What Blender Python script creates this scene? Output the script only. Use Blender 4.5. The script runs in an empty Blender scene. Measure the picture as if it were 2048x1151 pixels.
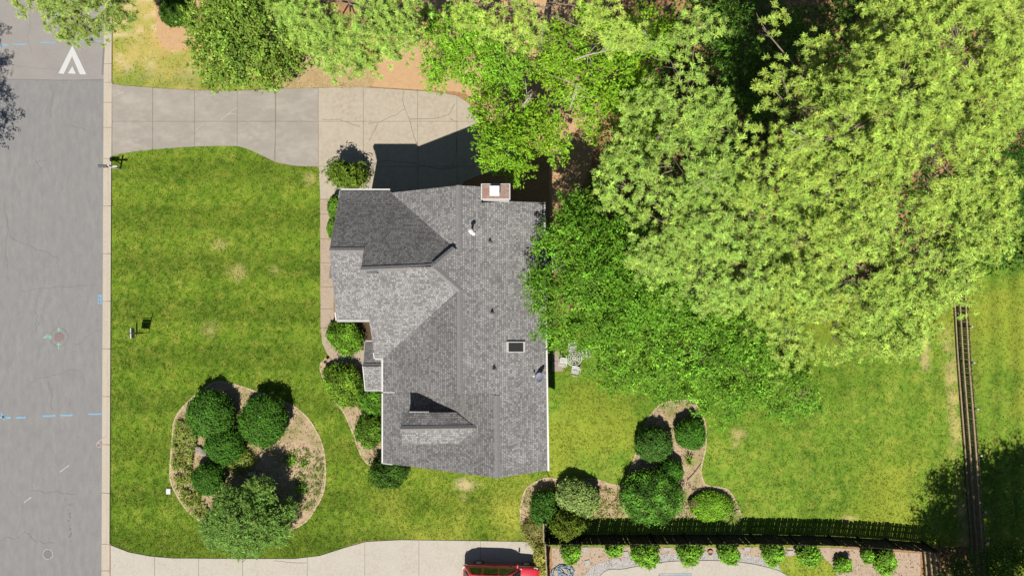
import bpy, math, random
import numpy as np
from mathutils import Vector, Matrix
from mathutils.geometry import delaunay_2d_cdt

random.seed(7)
RNG = np.random.default_rng(11)
R = math.radians
SC = bpy.context.scene
COL = SC.collection

# ------------------------------------------------------------------ camera
H = 47.0            # height of the drone above the lawn, metres
S = 30.0            # photograph pixels (2048 wide) per metre at ground level
CX, CY = 1024.0, 575.5
cam = bpy.data.cameras.new('camera')
cam_o = bpy.data.objects.new('camera', cam)
COL.objects.link(cam_o)
cam_o.location = (0, 0, H)
cam_o.rotation_euler = (0, 0, 0)
cam.sensor_width = 36.0
cam.lens = S * H / 2048.0 * 36.0
cam.clip_start = 0.5
cam.clip_end = 3000
SC.camera = cam_o

# ------------------------------------------------------------------ sky and sun
SUN_DX, SUN_DY = 0.115, 0.62          # shadow shift (east, north) per metre of height
sun_vec = Vector((-SUN_DX, -SUN_DY, 1.0)).normalized()
EL = math.asin(sun_vec.z)
world = bpy.data.worlds.new('World')
SC.world = world
world.use_nodes = True
wn = world.node_tree
wn.nodes.clear()
w_out = wn.nodes.new('ShaderNodeOutputWorld')
w_bg = wn.nodes.new('ShaderNodeBackground')
w_sky = wn.nodes.new('ShaderNodeTexSky')
w_sky.sky_type = 'NISHITA'
w_sky.sun_disc = False
w_sky.sun_elevation = EL
w_sky.sun_rotation = math.atan2(sun_vec.x, sun_vec.y)
w_sky.altitude = 300
w_sky.air_density = 1.0
w_sky.dust_density = 0.3
w_sky.ozone_density = 1.0
w_bg.inputs['Strength'].default_value = 0.05
wn.links.new(w_sky.outputs[0], w_bg.inputs['Color'])
wn.links.new(w_bg.outputs[0], w_out.inputs['Surface'])
sun = bpy.data.lights.new('sun', 'SUN')
sun.energy = 5.0
sun.angle = R(0.5)
sun.color = (1.0, 0.965, 0.90)
sun_o = bpy.data.objects.new('sun', sun)
COL.objects.link(sun_o)
sun_o.rotation_euler = sun_vec.to_track_quat('Z', 'Y').to_euler()
sun_o.location = (-20, -60, 90)
SC.view_settings.view_transform = 'Standard'
SC.view_settings.look = 'None'
SC.view_settings.gamma = 1.0
SC.view_settings.use_curve_mapping = False
SC.view_settings.exposure = 1.1
GAIN = 3.2                            # display value of a white horizontal sheet in the sun

# ------------------------------------------------------------------ small maths
def lin(c):
    c = c / 255.0
    return c / 12.92 if c <= 0.04045 else ((c + 0.055) / 1.055) ** 2.4

def T(r, g, b, k=1.0):
    """base colour of a sunlit level surface that shows as sRGB r,g,b"""
    return (lin(r) / GAIN * k, lin(g) / GAIN * k, lin(b) / GAIN * k)

def P(px, py, z=0.0):
    k = (H - z) / H / S
    return Vector(((px - CX) * k, -(py - CY) * k, z))

def PP(pts, z=0.0):
    return [P(x, y, z) for x, y in pts]

def smooth_loop(pts, n=6):
    out = []
    m = len(pts)
    for i in range(m):
        p0, p1, p2, p3 = (np.array(pts[(i + j - 1) % m], float) for j in range(4))
        for t in np.linspace(0, 1, n, endpoint=False):
            out.append(tuple(0.5 * ((2 * p1) + (-p0 + p2) * t + (2 * p0 - 5 * p1 + 4 * p2 - p3) * t * t + (-p0 + 3 * p1 - 3 * p2 + p3) * t ** 3)))
    return out

def smooth_line(pts, n=6):
    pts = [np.array(p, float) for p in pts]
    ext = [2 * pts[0] - pts[1]] + pts + [2 * pts[-1] - pts[-2]]
    out = []
    for i in range(1, len(ext) - 2):
        p0, p1, p2, p3 = ext[i - 1:i + 3]
        for t in np.linspace(0, 1, n, endpoint=False):
            out.append(tuple(0.5 * ((2 * p1) + (-p0 + p2) * t + (2 * p0 - 5 * p1 + 4 * p2 - p3) * t * t + (-p0 + 3 * p1 - 3 * p2 + p3) * t ** 3)))
    out.append(tuple(pts[-1]))
    return out

def inside(x, y, poly):
    poly = np.asarray(poly, float)
    res = np.zeros(len(x), bool)
    j = len(poly) - 1
    for i in range(len(poly)):
        xi, yi = poly[i]; xj, yj = poly[j]
        c = ((yi > y) != (yj > y)) & (x < (xj - xi) * (y - yi) / (yj - yi + 1e-12) + xi)
        res ^= c
        j = i
    return res

_tab = np.random.default_rng(5).random((256, 256))
def vnoise(x, y):
    xi = np.floor(x).astype(int); yi = np.floor(y).astype(int)
    fx = x - xi; fy = y - yi
    fx = fx * fx * (3 - 2 * fx); fy = fy * fy * (3 - 2 * fy)
    a = _tab[xi & 255, yi & 255]; b = _tab[(xi + 1) & 255, yi & 255]
    c = _tab[xi & 255, (yi + 1) & 255]; d = _tab[(xi + 1) & 255, (yi + 1) & 255]
    return (a * (1 - fx) + b * fx) * (1 - fy) + (c * (1 - fx) + d * fx) * fy

def fbm(x, y, o=4):
    s = 0; a = 0.5; t = 0
    for i in range(o):
        s = s + a * vnoise(x * 2 ** i + 17 * i, y * 2 ** i + 31 * i); t += a; a *= 0.5
    return s / t

# ------------------------------------------------------------------ materials
def new_mat(name):
    m = bpy.data.materials.new(name)
    m.use_nodes = True
    nt = m.node_tree
    b = nt.nodes['Principled BSDF']
    return m, nt, b

def N(nt, kind, **kw):
    n = nt.nodes.new(kind)
    for k, v in kw.items():
        if k in n.inputs:
            n.inputs[k].default_value = v
        else:
            setattr(n, k, v)
    return n

def rgba(c):
    return (c[0], c[1], c[2], 1.0)

def plain(name, c, rough=0.6, metal=0.0, noise=0.12, scale=6.0, bump=0.0, spec=0.4):
    m, nt, b = new_mat(name)
    geo = N(nt, 'ShaderNodeNewGeometry')
    nz = N(nt, 'ShaderNodeTexNoise', Scale=scale, Detail=5.0, Roughness=0.6)
    nt.links.new(geo.outputs['Position'], nz.inputs['Vector'])
    mr = N(nt, 'ShaderNodeMapRange')
    mr.inputs[3].default_value = 1 - noise; mr.inputs[4].default_value = 1 + noise
    mr.inputs[1].default_value = 0.3; mr.inputs[2].default_value = 0.7
    nt.links.new(nz.outputs['Fac'], mr.inputs[0])
    mx = N(nt, 'ShaderNodeVectorMath', operation='SCALE')
    mx.inputs[0].default_value = c[:3]
    nt.links.new(mr.outputs[0], mx.inputs['Scale'])
    nt.links.new(mx.outputs[0], b.inputs['Base Color'])
    b.inputs['Roughness'].default_value = rough
    b.inputs['Metallic'].default_value = metal
    b.inputs['Specular IOR Level'].default_value = spec
    if bump:
        bp = N(nt, 'ShaderNodeBump', Strength=bump, Distance=0.02)
        nt.links.new(nz.outputs['Fac'], bp.inputs['Height'])
        nt.links.new(bp.outputs[0], b.inputs['Normal'])
    return m

def layered(name, cols, scales, rough=0.9, bump=0.4, bscale=40.0, stretch=(1, 1, 1), spec=0.25, sharp=(0.35, 0.65), bdist=0.02):
    """cols[0] base, then each further colour is mixed in by a noise of the given scale"""
    m, nt, b = new_mat(name)
    geo = N(nt, 'ShaderNodeNewGeometry')
    mp = N(nt, 'ShaderNodeMapping')
    mp.inputs['Scale'].default_value = stretch
    nt.links.new(geo.outputs['Position'], mp.inputs['Vector'])
    prev = None
    for i, sc in enumerate(scales):
        nz = N(nt, 'ShaderNodeTexNoise', Scale=sc, Detail=6.0, Roughness=0.62)
        off = N(nt, 'ShaderNodeVectorMath', operation='ADD')
        off.inputs[1].default_value = (13.7 * i, 7.1 * i, 3.0 * i)
        nt.links.new(mp.outputs[0], off.inputs[0])
        nt.links.new(off.outputs[0], nz.inputs['Vector'])
        mr = N(nt, 'ShaderNodeMapRange')
        mr.inputs[1].default_value, mr.inputs[2].default_value = sharp
        nt.links.new(nz.outputs['Fac'], mr.inputs[0])
        mix = N(nt, 'ShaderNodeMix', data_type='RGBA')
        nt.links.new(mr.outputs[0], mix.inputs[0])
        if prev is None:
            mix.inputs[6].default_value = rgba(cols[0])
        else:
            nt.links.new(prev, mix.inputs[6])
        mix.inputs[7].default_value = rgba(cols[i + 1])
        prev = mix.outputs[2]
    nt.links.new(prev, b.inputs['Base Color'])
    b.inputs['Roughness'].default_value = rough
    b.inputs['Specular IOR Level'].default_value = spec
    if bump:
        nz = N(nt, 'ShaderNodeTexNoise', Scale=bscale, Detail=5.0, Roughness=0.7)
        nt.links.new(mp.outputs[0], nz.inputs['Vector'])
        bp = N(nt, 'ShaderNodeBump', Strength=bump, Distance=bdist)
        nt.links.new(nz.outputs['Fac'], bp.inputs['Height'])
        nt.links.new(bp.outputs[0], b.inputs['Normal'])
    return m

def leaf_mat(name, transl=0.35, rough=0.55, spec=0.3):
    """colour from the mesh's own 'col' attribute, thin-leaf light transmission"""
    m, nt, b = new_mat(name)
    at = N(nt, 'ShaderNodeAttribute'); at.attribute_name = 'col'
    nt.links.new(at.outputs['Color'], b.inputs['Base Color'])
    b.inputs['Roughness'].default_value = rough
    b.inputs['Specular IOR Level'].default_value = spec
    tr = N(nt, 'ShaderNodeBsdfTranslucent')
    sc = N(nt, 'ShaderNodeVectorMath', operation='MULTIPLY')
    sc.inputs[1].default_value = (1.25, 1.1, 0.55)
    nt.links.new(at.outputs['Color'], sc.inputs[0])
    nt.links.new(sc.outputs[0], tr.inputs['Color'])
    mx = N(nt, 'ShaderNodeMixShader'); mx.inputs[0].default_value = transl
    out = nt.nodes['Material Output']
    nt.links.new(b.outputs[0], mx.inputs[1]); nt.links.new(tr.outputs[0], mx.inputs[2])
    nt.links.new(mx.outputs[0], out.inputs['Surface'])
    return m

def attr_ground(name, rough=0.95, bump=0.5, bscale=30.0, var=0.22, vscale=18.0):
    m, nt, b = new_mat(name)
    at = N(nt, 'ShaderNodeAttribute'); at.attribute_name = 'col'
    geo = N(nt, 'ShaderNodeNewGeometry')
    nz = N(nt, 'ShaderNodeTexNoise', Scale=vscale, Detail=5.0, Roughness=0.65)
    nt.links.new(geo.outputs['Position'], nz.inputs['Vector'])
    mr = N(nt, 'ShaderNodeMapRange')
    mr.inputs[1].default_value = 0.3; mr.inputs[2].default_value = 0.7
    mr.inputs[3].default_value = 1 - var; mr.inputs[4].default_value = 1 + var
    nt.links.new(nz.outputs['Fac'], mr.inputs[0])
    sc = N(nt, 'ShaderNodeVectorMath', operation='SCALE')
    nt.links.new(at.outputs['Color'], sc.inputs[0]); nt.links.new(mr.outputs[0], sc.inputs['Scale'])
    nt.links.new(sc.outputs[0], b.inputs['Base Color'])
    b.inputs['Roughness'].default_value = rough
    b.inputs['Specular IOR Level'].default_value = 0.1
    nz2 = N(nt, 'ShaderNodeTexNoise', Scale=bscale, Detail=4.0)
    nt.links.new(geo.outputs['Position'], nz2.inputs['Vector'])
    bp = N(nt, 'ShaderNodeBump', Strength=bump, Distance=0.03)
    nt.links.new(nz2.outputs['Fac'], bp.inputs['Height'])
    nt.links.new(bp.outputs[0], b.inputs['Normal'])
    return m

def shingle_mat():
    m, nt, b = new_mat('asphalt_shingle')
    uv = N(nt, 'ShaderNodeUVMap'); uv.uv_map = 'uv'
    br = N(nt, 'ShaderNodeTexBrick')
    br.offset = 0.37; br.offset_frequency = 2; br.squash = 0.7; br.squash_frequency = 3
    br.inputs['Color1'].default_value = rgba(T(196, 194, 191))
    br.inputs['Color2'].default_value = rgba(T(134, 129, 127))
    br.inputs['Mortar'].default_value = rgba(T(138, 133, 131))
    br.inputs['Scale'].default_value = 1.0
    br.inputs['Mortar Size'].default_value = 0.014
    br.inputs['Mortar Smooth'].default_value = 0.2
    br.inputs['Bias'].default_value = -0.1
    br.inputs['Brick Width'].default_value = 0.16
    br.inputs['Row Height'].default_value = 0.135
    nt.links.new(uv.outputs[0], br.inputs['Vector'])
    nz = N(nt, 'ShaderNodeTexNoise', Scale=0.55, Detail=5.0, Roughness=0.6)
    geo = N(nt, 'ShaderNodeNewGeometry')
    nt.links.new(geo.outputs['Position'], nz.inputs['Vector'])
    mr = N(nt, 'ShaderNodeMapRange')
    mr.inputs[1].default_value = 0.3; mr.inputs[2].default_value = 0.7
    mr.inputs[3].default_value = 0.84; mr.inputs[4].default_value = 1.14
    nt.links.new(nz.outputs['Fac'], mr.inputs[0])
    nf = N(nt, 'ShaderNodeTexNoise', Scale=45.0, Detail=3.0)
    nt.links.new(geo.outputs['Position'], nf.inputs['Vector'])
    mf = N(nt, 'ShaderNodeMapRange')
    mf.inputs[3].default_value = 0.85; mf.inputs[4].default_value = 1.15
    nt.links.new(nf.outputs['Fac'], mf.inputs[0])
    mu = N(nt, 'ShaderNodeMath', operation='MULTIPLY')
    nt.links.new(mr.outputs[0], mu.inputs[0]); nt.links.new(mf.outputs[0], mu.inputs[1])
    sc = N(nt, 'ShaderNodeVectorMath', operation='SCALE')
    nt.links.new(br.outputs['Color'], sc.inputs[0]); nt.links.new(mu.outputs[0], sc.inputs['Scale'])
    # rust-brown algae streaks
    nz3 = N(nt, 'ShaderNodeTexNoise', Scale=0.8, Detail=6.0, Roughness=0.7)
    of = N(nt, 'ShaderNodeVectorMath', operation='ADD'); of.inputs[1].default_value = (4.2, 9.1, 1.0)
    nt.links.new(geo.outputs['Position'], of.inputs[0]); nt.links.new(of.outputs[0], nz3.inputs['Vector'])
    m3 = N(nt, 'ShaderNodeMapRange')
    m3.inputs[1].default_value = 0.55; m3.inputs[2].default_value = 0.85; m3.inputs[4].default_value = 0.35
    nt.links.new(nz3.outputs['Fac'], m3.inputs[0])
    mx = N(nt, 'ShaderNodeMix', data_type='RGBA')
    nt.links.new(m3.outputs[0], mx.inputs[0]); nt.links.new(sc.outputs[0], mx.inputs[6])
    mx.inputs[7].default_value = rgba(T(150, 134, 120))
    wa = N(nt, 'ShaderNodeAttribute'); wa.attribute_name = 'slope_shade'  # painted light and shade per roof slope, multiplied into the base colour
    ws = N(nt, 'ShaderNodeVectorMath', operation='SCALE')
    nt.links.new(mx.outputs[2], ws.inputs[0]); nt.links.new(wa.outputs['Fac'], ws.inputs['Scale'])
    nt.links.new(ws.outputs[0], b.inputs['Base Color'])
    b.inputs['Roughness'].default_value = 0.9
    b.inputs['Specular IOR Level'].default_value = 0.2
    # course steps: a saw tooth in v
    sx = N(nt, 'ShaderNodeSeparateXYZ'); nt.links.new(uv.outputs[0], sx.inputs[0])
    dv = N(nt, 'ShaderNodeMath', operation='DIVIDE'); dv.inputs[1].default_value = 0.135
    nt.links.new(sx.outputs[1], dv.inputs[0])
    fr = N(nt, 'ShaderNodeMath', operation='FRACT'); nt.links.new(dv.outputs[0], fr.inputs[0])
    iv = N(nt, 'ShaderNodeMath', operation='SUBTRACT'); iv.inputs[0].default_value = 1.0
    nt.links.new(fr.outputs[0], iv.inputs[1])
    ad = N(nt, 'ShaderNodeMath', operation='MULTIPLY_ADD'); ad.inputs[1].default_value = 0.5
    nt.links.new(br.outputs['Fac'], ad.inputs[0]); ad.inputs[1].default_value = -0.4
    nt.links.new(iv.outputs[0], ad.inputs[2])
    bp = N(nt, 'ShaderNodeBump', Strength=0.9, Distance=0.009)
    nt.links.new(ad.outputs[0], bp.inputs['Height'])
    nt.links.new(bp.outputs[0], b.inputs['Normal'])
    return m

def paint_mat(name, c, wear=0.45, scale=9.0):
    """worn road paint: flakes away to asphalt colour"""
    m = layered(name, [c, T(165, 162, 158)], [scale], rough=0.8, bump=0.15, sharp=(wear, wear + 0.25))
    return m

M = {}
M['litter'] = layered('forest_litter', [T(196, 142, 96), T(150, 96, 60), T(214, 172, 122)], [1.6, 9.0], bump=0.8, bscale=22)
M['straw'] = layered('pine_straw', [T(234, 184, 130), T(218, 160, 106), T(240, 204, 158)], [3.0, 24.0], bump=0.7, bscale=45)
M['mulch'] = layered('bark_mulch', [T(220, 190, 152), T(192, 160, 124), T(232, 208, 172), T(156, 158, 80)], [2.4, 30.0, 0.9], bump=0.8, bscale=40, sharp=(0.45, 0.72))
M['brown_mulch'] = layered('brown_mulch', [T(120, 96, 66), T(84, 64, 44)], [14.0], bump=0.8, bscale=40)
M['sand'] = layered('sandy_soil', [T(222, 190, 144), T(196, 158, 108), T(168, 158, 70)], [2.5, 8.0], bump=0.5, bscale=40, sharp=(0.45, 0.75))
M['asphalt'] = layered('aged_asphalt', [T(164, 162, 158), T(153, 151, 148), T(177, 174, 170), T(156, 153, 151)], [0.5, 55.0, 3.0], rough=0.92, bump=0.35, bscale=150, stretch=(1, 0.35, 1), bdist=0.006)
M['asphalt_old'] = layered('old_asphalt', [T(176, 170, 163), T(160, 153, 147), T(190, 182, 174)], [0.8, 45.0], rough=0.92, bump=0.4, bscale=120, bdist=0.006)
M['concrete'] = layered('grey_concrete', [T(202, 192, 178), T(168, 159, 148), T(206, 196, 182), T(184, 174, 161)], [0.45, 3.0, 1.4], rough=0.9, bump=0.15, bscale=90, stretch=(0.6, 1, 1), bdist=0.004)
M['concrete_tan'] = layered('tan_concrete', [T(214, 199, 176), T(198, 181, 156), T(219, 205, 184)], [0.5, 4.0], rough=0.9, bump=0.2, bscale=90, bdist=0.006)
M['concrete_pale'] = layered('pale_concrete', [T(222, 212, 194), T(208, 197, 178), T(230, 220, 204)], [0.8, 8.0], rough=0.9, bump=0.2, bscale=90, bdist=0.006)
M['kerb'] = layered('kerb_concrete', [T(222, 207, 184), T(206, 190, 168), T(230, 217, 196)], [1.0, 9.0], rough=0.9, bump=0.2, bscale=80, stretch=(3, 0.6, 1), bdist=0.006)
M['walk'] = layered('walk_concrete', [T(206, 182, 156), T(190, 164, 138), T(214, 194, 170)], [1.2, 10.0], rough=0.9, bump=0.2, bscale=80, bdist=0.006)
M['joint'] = plain('joint_dirt', T(154, 144, 122), 0.95, scale=20)
M['crack'] = plain('crack_fill', T(150, 138, 118), 0.95, scale=20)
M['road_crack'] = plain('road_crack', T(146, 142, 138), 0.95, scale=20)
M['white_paint'] = paint_mat('white_road_paint', T(240, 239, 233), 0.60)
M['blue_paint'] = paint_mat('blue_marking_paint', T(150, 205, 238), 0.46, 12)
M['green_paint'] = paint_mat('green_marking_paint', T(160, 222, 196), 0.50, 12)
M['thin_white_paint'] = paint_mat('thin_white_paint', T(222, 217, 210), 0.45, 12)
M['pink_paint'] = paint_mat('pink_marking_paint', T(226, 196, 188), 0.5, 12)
M['iron'] = plain('manhole_iron', T(158, 134, 128), 0.7, 0.2, 0.2, 20, 0.3)
M['shingle'] = shingle_mat()
M['cap_shingle'] = plain('cap_shingle', T(160, 156, 153), 0.9, noise=0.22, scale=14, bump=0.3, spec=0.2)
M['white'] = plain('white_trim', T(236, 232, 226, 1.15), 0.45, noise=0.05)
M['siding'] = plain('pale_siding', T(214, 206, 192), 0.6, noise=0.05)
M['chim_white'] = plain('chimney_siding', T(238, 235, 230, 1.3), 0.5, noise=0.04)
M['rust'] = layered('rusty_chimney_cover', [T(206, 186, 172), T(196, 142, 108), T(158, 128, 118)], [3.5, 9.0], rough=0.6, bump=0.1, bscale=30)
M['glass_dark'] = plain('dark_glass', (0.02, 0.018, 0.014), 0.08, noise=0.1, spec=0.6)
M['lead'] = plain('vent_metal', T(190, 190, 190), 0.5, 0.3)
M['black'] = plain('black_metal', (0.012, 0.012, 0.013), 0.5)
M['dish'] = plain('dish_grey', T(186, 186, 202), 0.45, noise=0.06)
M['stone'] = layered('rock', [T(206, 196, 180), T(160, 150, 138)], [5.0], bump=0.6, bscale=12)
M['paver'] = layered('paver', [T(222, 214, 208), T(196, 188, 182)], [6.0], bump=0.2)
M['gravel'] = layered('grey_gravel', [T(206, 198, 192), T(140, 134, 130), T(236, 230, 224)], [11.0, 18.0], bump=1.0, bscale=60)
M['fence_wood'] = layered('weathered_fence_wood', [T(140, 122, 94), T(104, 90, 70), T(160, 142, 112)], [2.0, 14.0], bump=0.4, bscale=30, stretch=(4, 4, 0.6))
M['dark_fence'] = layered('dark_stained_fence', [T(78, 68, 58), T(56, 50, 44)], [3.0], bump=0.4, bscale=30, stretch=(4, 4, 0.6))
M['rail_wood'] = layered('fence_rail_wood', [T(208, 188, 150), T(178, 156, 118)], [6.0], bump=0.3, bscale=30)
M['bark'] = layered('grey_brown_bark', [T(158, 134, 112), T(112, 92, 76), T(190, 172, 150)], [6.0, 18.0], bump=0.9, bscale=14, stretch=(1, 1, 0.4))
M['twig'] = plain('dead_twig', T(214, 200, 180), 0.9)
M['leaf'] = leaf_mat('foliage', 0.38, 0.6, 0.1)
M['needle'] = leaf_mat('pine_needles', 0.22, 0.55, 0.15)
M['grass'] = leaf_mat('grass_blades', 0.3, 0.7, 0.15)
M['ground_attr'] = attr_ground('lawn_soil_and_thatch')
M['red_paint'] = plain('red_car_paint', (0.34, 0.014, 0.022), 0.28, noise=0.03, spec=0.6)
M['red_paint'].node_tree.nodes['Principled BSDF'].inputs['Coat Weight'].default_value = 0.8
M['car_glass'] = plain('car_glass', (0.012, 0.016, 0.014), 0.05, noise=0.05, spec=0.8)
M['rubber'] = plain('tyre_rubber', (0.015, 0.015, 0.015), 0.85)
M['alloy'] = plain('alloy', (0.5, 0.5, 0.5), 0.35, 0.8)
M['lamp_glass'] = plain('lamp_glass', (0.7, 0.7, 0.72), 0.1, noise=0.02)
M['hose'] = plain('blue_hose', T(140, 190, 226), 0.5, noise=0.1)
M['water'] = plain('pool_water', T(150, 200, 214), 0.08, noise=0.1)
M['terracotta'] = plain('terracotta', T(206, 160, 132), 0.8)
M['deck'] = layered('deck_boards', [T(204, 186, 172), T(182, 160, 146)], [4.0], bump=0.2)
M['sign_grey'] = plain('sign_grey', T(196, 200, 200), 0.5, noise=0.05)

# ------------------------------------------------------------------ mesh helpers
def link(name, me, mat=None, parent=None, loc=None):
    o = bpy.data.objects.new(name, me)
    COL.objects.link(o)
    if mat is not None and me is not None and not me.materials:
        me.materials.append(mat)
    if parent is not None:
        o.parent = parent
    if loc is not None:
        o.location = loc
    return o

def tag(o, label=None, cat=None, group=None, kind=None):
    if label: o['label'] = label
    if cat: o['category'] = cat
    if group: o['group'] = group
    if kind: o['kind'] = kind
    return o

def empty(name, loc, label, cat, group=None, rz=0.0):
    e = bpy.data.objects.new(name, None)
    COL.objects.link(e)
    e.empty_display_size = 0.3
    e.location = loc
    e.rotation_euler = (0, 0, rz)
    return tag(e, label, cat, group)

def np_mesh(name, v, faces_n, idx, col=None):
    """v (n,3); faces all with faces_n corners; idx (k,faces_n)"""
    me = bpy.data.meshes.new(name)
    v = np.ascontiguousarray(v, np.float32)
    idx = np.ascontiguousarray(idx, np.int32)
    me.vertices.add(len(v)); me.vertices.foreach_set('co', v.ravel())
    me.loops.add(idx.size); me.loops.foreach_set('vertex_index', idx.ravel())
    me.polygons.add(len(idx))
    me.polygons.foreach_set('loop_start', np.arange(0, idx.size, faces_n, dtype=np.int32))
    me.update(calc_edges=True)
    if col is not None:
        a = me.attributes.new('col', 'FLOAT_COLOR', 'POINT')
        c = np.ones((len(v), 4), np.float32); c[:, :3] = col
        a.data.foreach_set('color', c.ravel())
    return me

def py_mesh(name, v, f, smooth=False):
    me = bpy.data.meshes.new(name)
    me.from_pydata([tuple(p) for p in v], [], f)
    me.update()
    if smooth:
        me.polygons.foreach_set('use_smooth', [True] * len(me.polygons))
    return me

class MB:
    """collects simple solids into one mesh (local coordinates)"""
    def __init__(s): s.v = []; s.f = []
    def add(s, v, f):
        k = len(s.v); s.v += [tuple(p) for p in v]; s.f += [tuple(i + k for i in q) for q in f]; return s
    def box(s, a, b):
        (x0, y0, z0), (x1, y1, z1) = a, b
        v = [(x0, y0, z0), (x1, y0, z0), (x1, y1, z0), (x0, y1, z0), (x0, y0, z1), (x1, y0, z1), (x1, y1, z1), (x0, y1, z1)]
        return s.add(v, [(0, 3, 2, 1), (4, 5, 6, 7), (0, 1, 5, 4), (1, 2, 6, 5), (2, 3, 7, 6), (3, 0, 4, 7)])
    def prism(s, poly, z0, z1):
        n = len(poly)
        v = [(p[0], p[1], z0) for p in poly] + [(p[0], p[1], z1) for p in poly]
        f = [tuple(range(n - 1, -1, -1)), tuple(range(n, 2 * n))] + [(i, (i + 1) % n, n + (i + 1) % n, n + i) for i in range(n)]
        return s.add(v, f)
    def tube(s, pts, radii, n=7, cap=True):
        pts = [Vector(p) for p in pts]
        if not hasattr(radii, '__len__'): radii = [radii] * len(pts)
        k = len(s.v)
        ref = Vector((0.3, 0.5, 0.8)).normalized()
        for i, p in enumerate(pts):
            d = (pts[min(i + 1, len(pts) - 1)] - pts[max(i - 1, 0)])
            d = d.normalized() if d.length > 1e-9 else Vector((0, 0, 1))
            r = ref if abs(d.dot(ref)) < 0.95 else Vector((1, 0, 0))
            a = d.cross(r).normalized(); b = d.cross(a)
            for j in range(n):
                t = 2 * math.pi * j / n
                s.v.append(tuple(p + (a * math.cos(t) + b * math.sin(t)) * radii[i]))
        for i in range(len(pts) - 1):
            for j in range(n):
                s.f.append((k + i * n + j, k + i * n + (j + 1) % n, k + (i + 1) * n + (j + 1) % n, k + (i + 1) * n + j))
        if cap:
            s.f.append(tuple(k + j for j in range(n))); e = k + (len(pts) - 1) * n
            s.f.append(tuple(e + n - 1 - j for j in range(n)))
        return s
    def lathe(s, prof, n=16, c=(0, 0, 0)):
        k = len(s.v)
        for r, z in prof:
            for j in range(n):
                t = 2 * math.pi * j / n
                s.v.append((c[0] + r * math.cos(t), c[1] + r * math.sin(t), c[2] + z))
        for i in range(len(prof) - 1):
            for j in range(n):
                s.f.append((k + i * n + j, k + i * n + (j + 1) % n, k + (i + 1) * n + (j + 1) % n, k + (i + 1) * n + j))
        s.f.append(tuple(k + n - 1 - j for j in range(n)))
        e = k + (len(prof) - 1) * n
        s.f.append(tuple(e + j for j in range(n)))
        return s
    def build(s, name, mat, parent=None, smooth=False, loc=None, bevel=0.0):
        me = py_mesh(name, s.v, s.f, smooth)
        o = link(name, me, mat, parent, loc)
        if bevel:
            md = o.modifiers.new('bevel', 'BEVEL'); md.width = bevel; md.segments = 2; md.limit_method = 'ANGLE'
        return o

def sheet(name, pts, z, mat, parent=None, kind=None):
    me = py_mesh(name, [tuple(P(x, y, 0)[:2]) + (z,) for x, y in pts][::-1], [tuple(range(len(pts)))])
    o = link(name, me, mat, parent)
    if kind: o['kind'] = kind
    return o

def ribbon_mesh(pts, w, z, closed=False):
    """flat strip along pixel points, w metres wide"""
    q = [np.array(P(x, y, 0)[:2]) for x, y in pts]
    n = len(q); v = []; f = []
    for i in range(n):
        a = q[(i - 1) % n] if (closed or i > 0) else q[i]
        b = q[(i + 1) % n] if (closed or i < n - 1) else q[i]
        d = b - a; d = d / (np.linalg.norm(d) + 1e-9)
        nn = np.array((-d[1], d[0])) * w / 2
        v += [(*(q[i] + nn), z), (*(q[i] - nn), z)]
    for i in range(n if closed else n - 1):
        j = (i + 1) % n
        f.append((2 * i, 2 * i + 1, 2 * j + 1, 2 * j))
    me = py_mesh('ribbon', v, f)
    return me

def ribbon(name, pts, w, z, mat, parent=None, closed=False):
    return link(name, ribbon_mesh(pts, w, z, closed), mat, parent)

def clip(poly, a, b, c):
    """keep the part of poly where a*x+b*y<=c"""
    out = []
    n = len(poly)
    for i in range(n):
        p, q = poly[i], poly[(i + 1) % n]
        fp, fq = a * p[0] + b * p[1] - c, a * q[0] + b * q[1] - c
        if fp <= 0: out.append(p)
        if (fp < 0 < fq) or (fq < 0 < fp):
            t = fp / (fp - fq)
            out.append((p[0] + (q[0] - p[0]) * t, p[1] + (q[1] - p[1]) * t))
    return out

def slabs(parent, outline, xs, ys, z0, z1, matf, gap=1.0, name='slab'):
    """cut an outline (pixels) into slabs along x and y joint lines; each slab is its own object"""
    xs = [-1e5] + list(xs) + [1e5]; ys = [-1e5] + list(ys) + [1e5]
    k = 0
    for i in range(len(xs) - 1):
        for j in range(len(ys) - 1):
            p = clip(outline, 1, 0, xs[i + 1] - gap / 2); p = clip(p, -1, 0, -xs[i] - gap / 2) if p else p
            p = clip(p, 0, 1, ys[j + 1] - gap / 2) if p else p; p = clip(p, 0, -1, -ys[j] - gap / 2) if p else p
            if len(p) < 3: continue
            q = []
            for t in p:
                if not q or abs(t[0] - q[-1][0]) + abs(t[1] - q[-1][1]) > 0.2: q.append(t)
            if len(q) < 3: continue
            w = [tuple(P(x, y, 0)[:2]) for x, y in q][::-1]
            k += 1
            MB().prism(w, z0, z1 + random.uniform(0, 0.004)).build(name, matf(q), parent)

# ------------------------------------------------------------------ ground, road, kerb
g = MB().add([(-600, -600, 0), (600, -600, 0), (600, 600, 0), (-600, 600, 0)], [(0, 1, 2, 3)]).build('ground', M['litter'])
tag(g, kind='structure')

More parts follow.
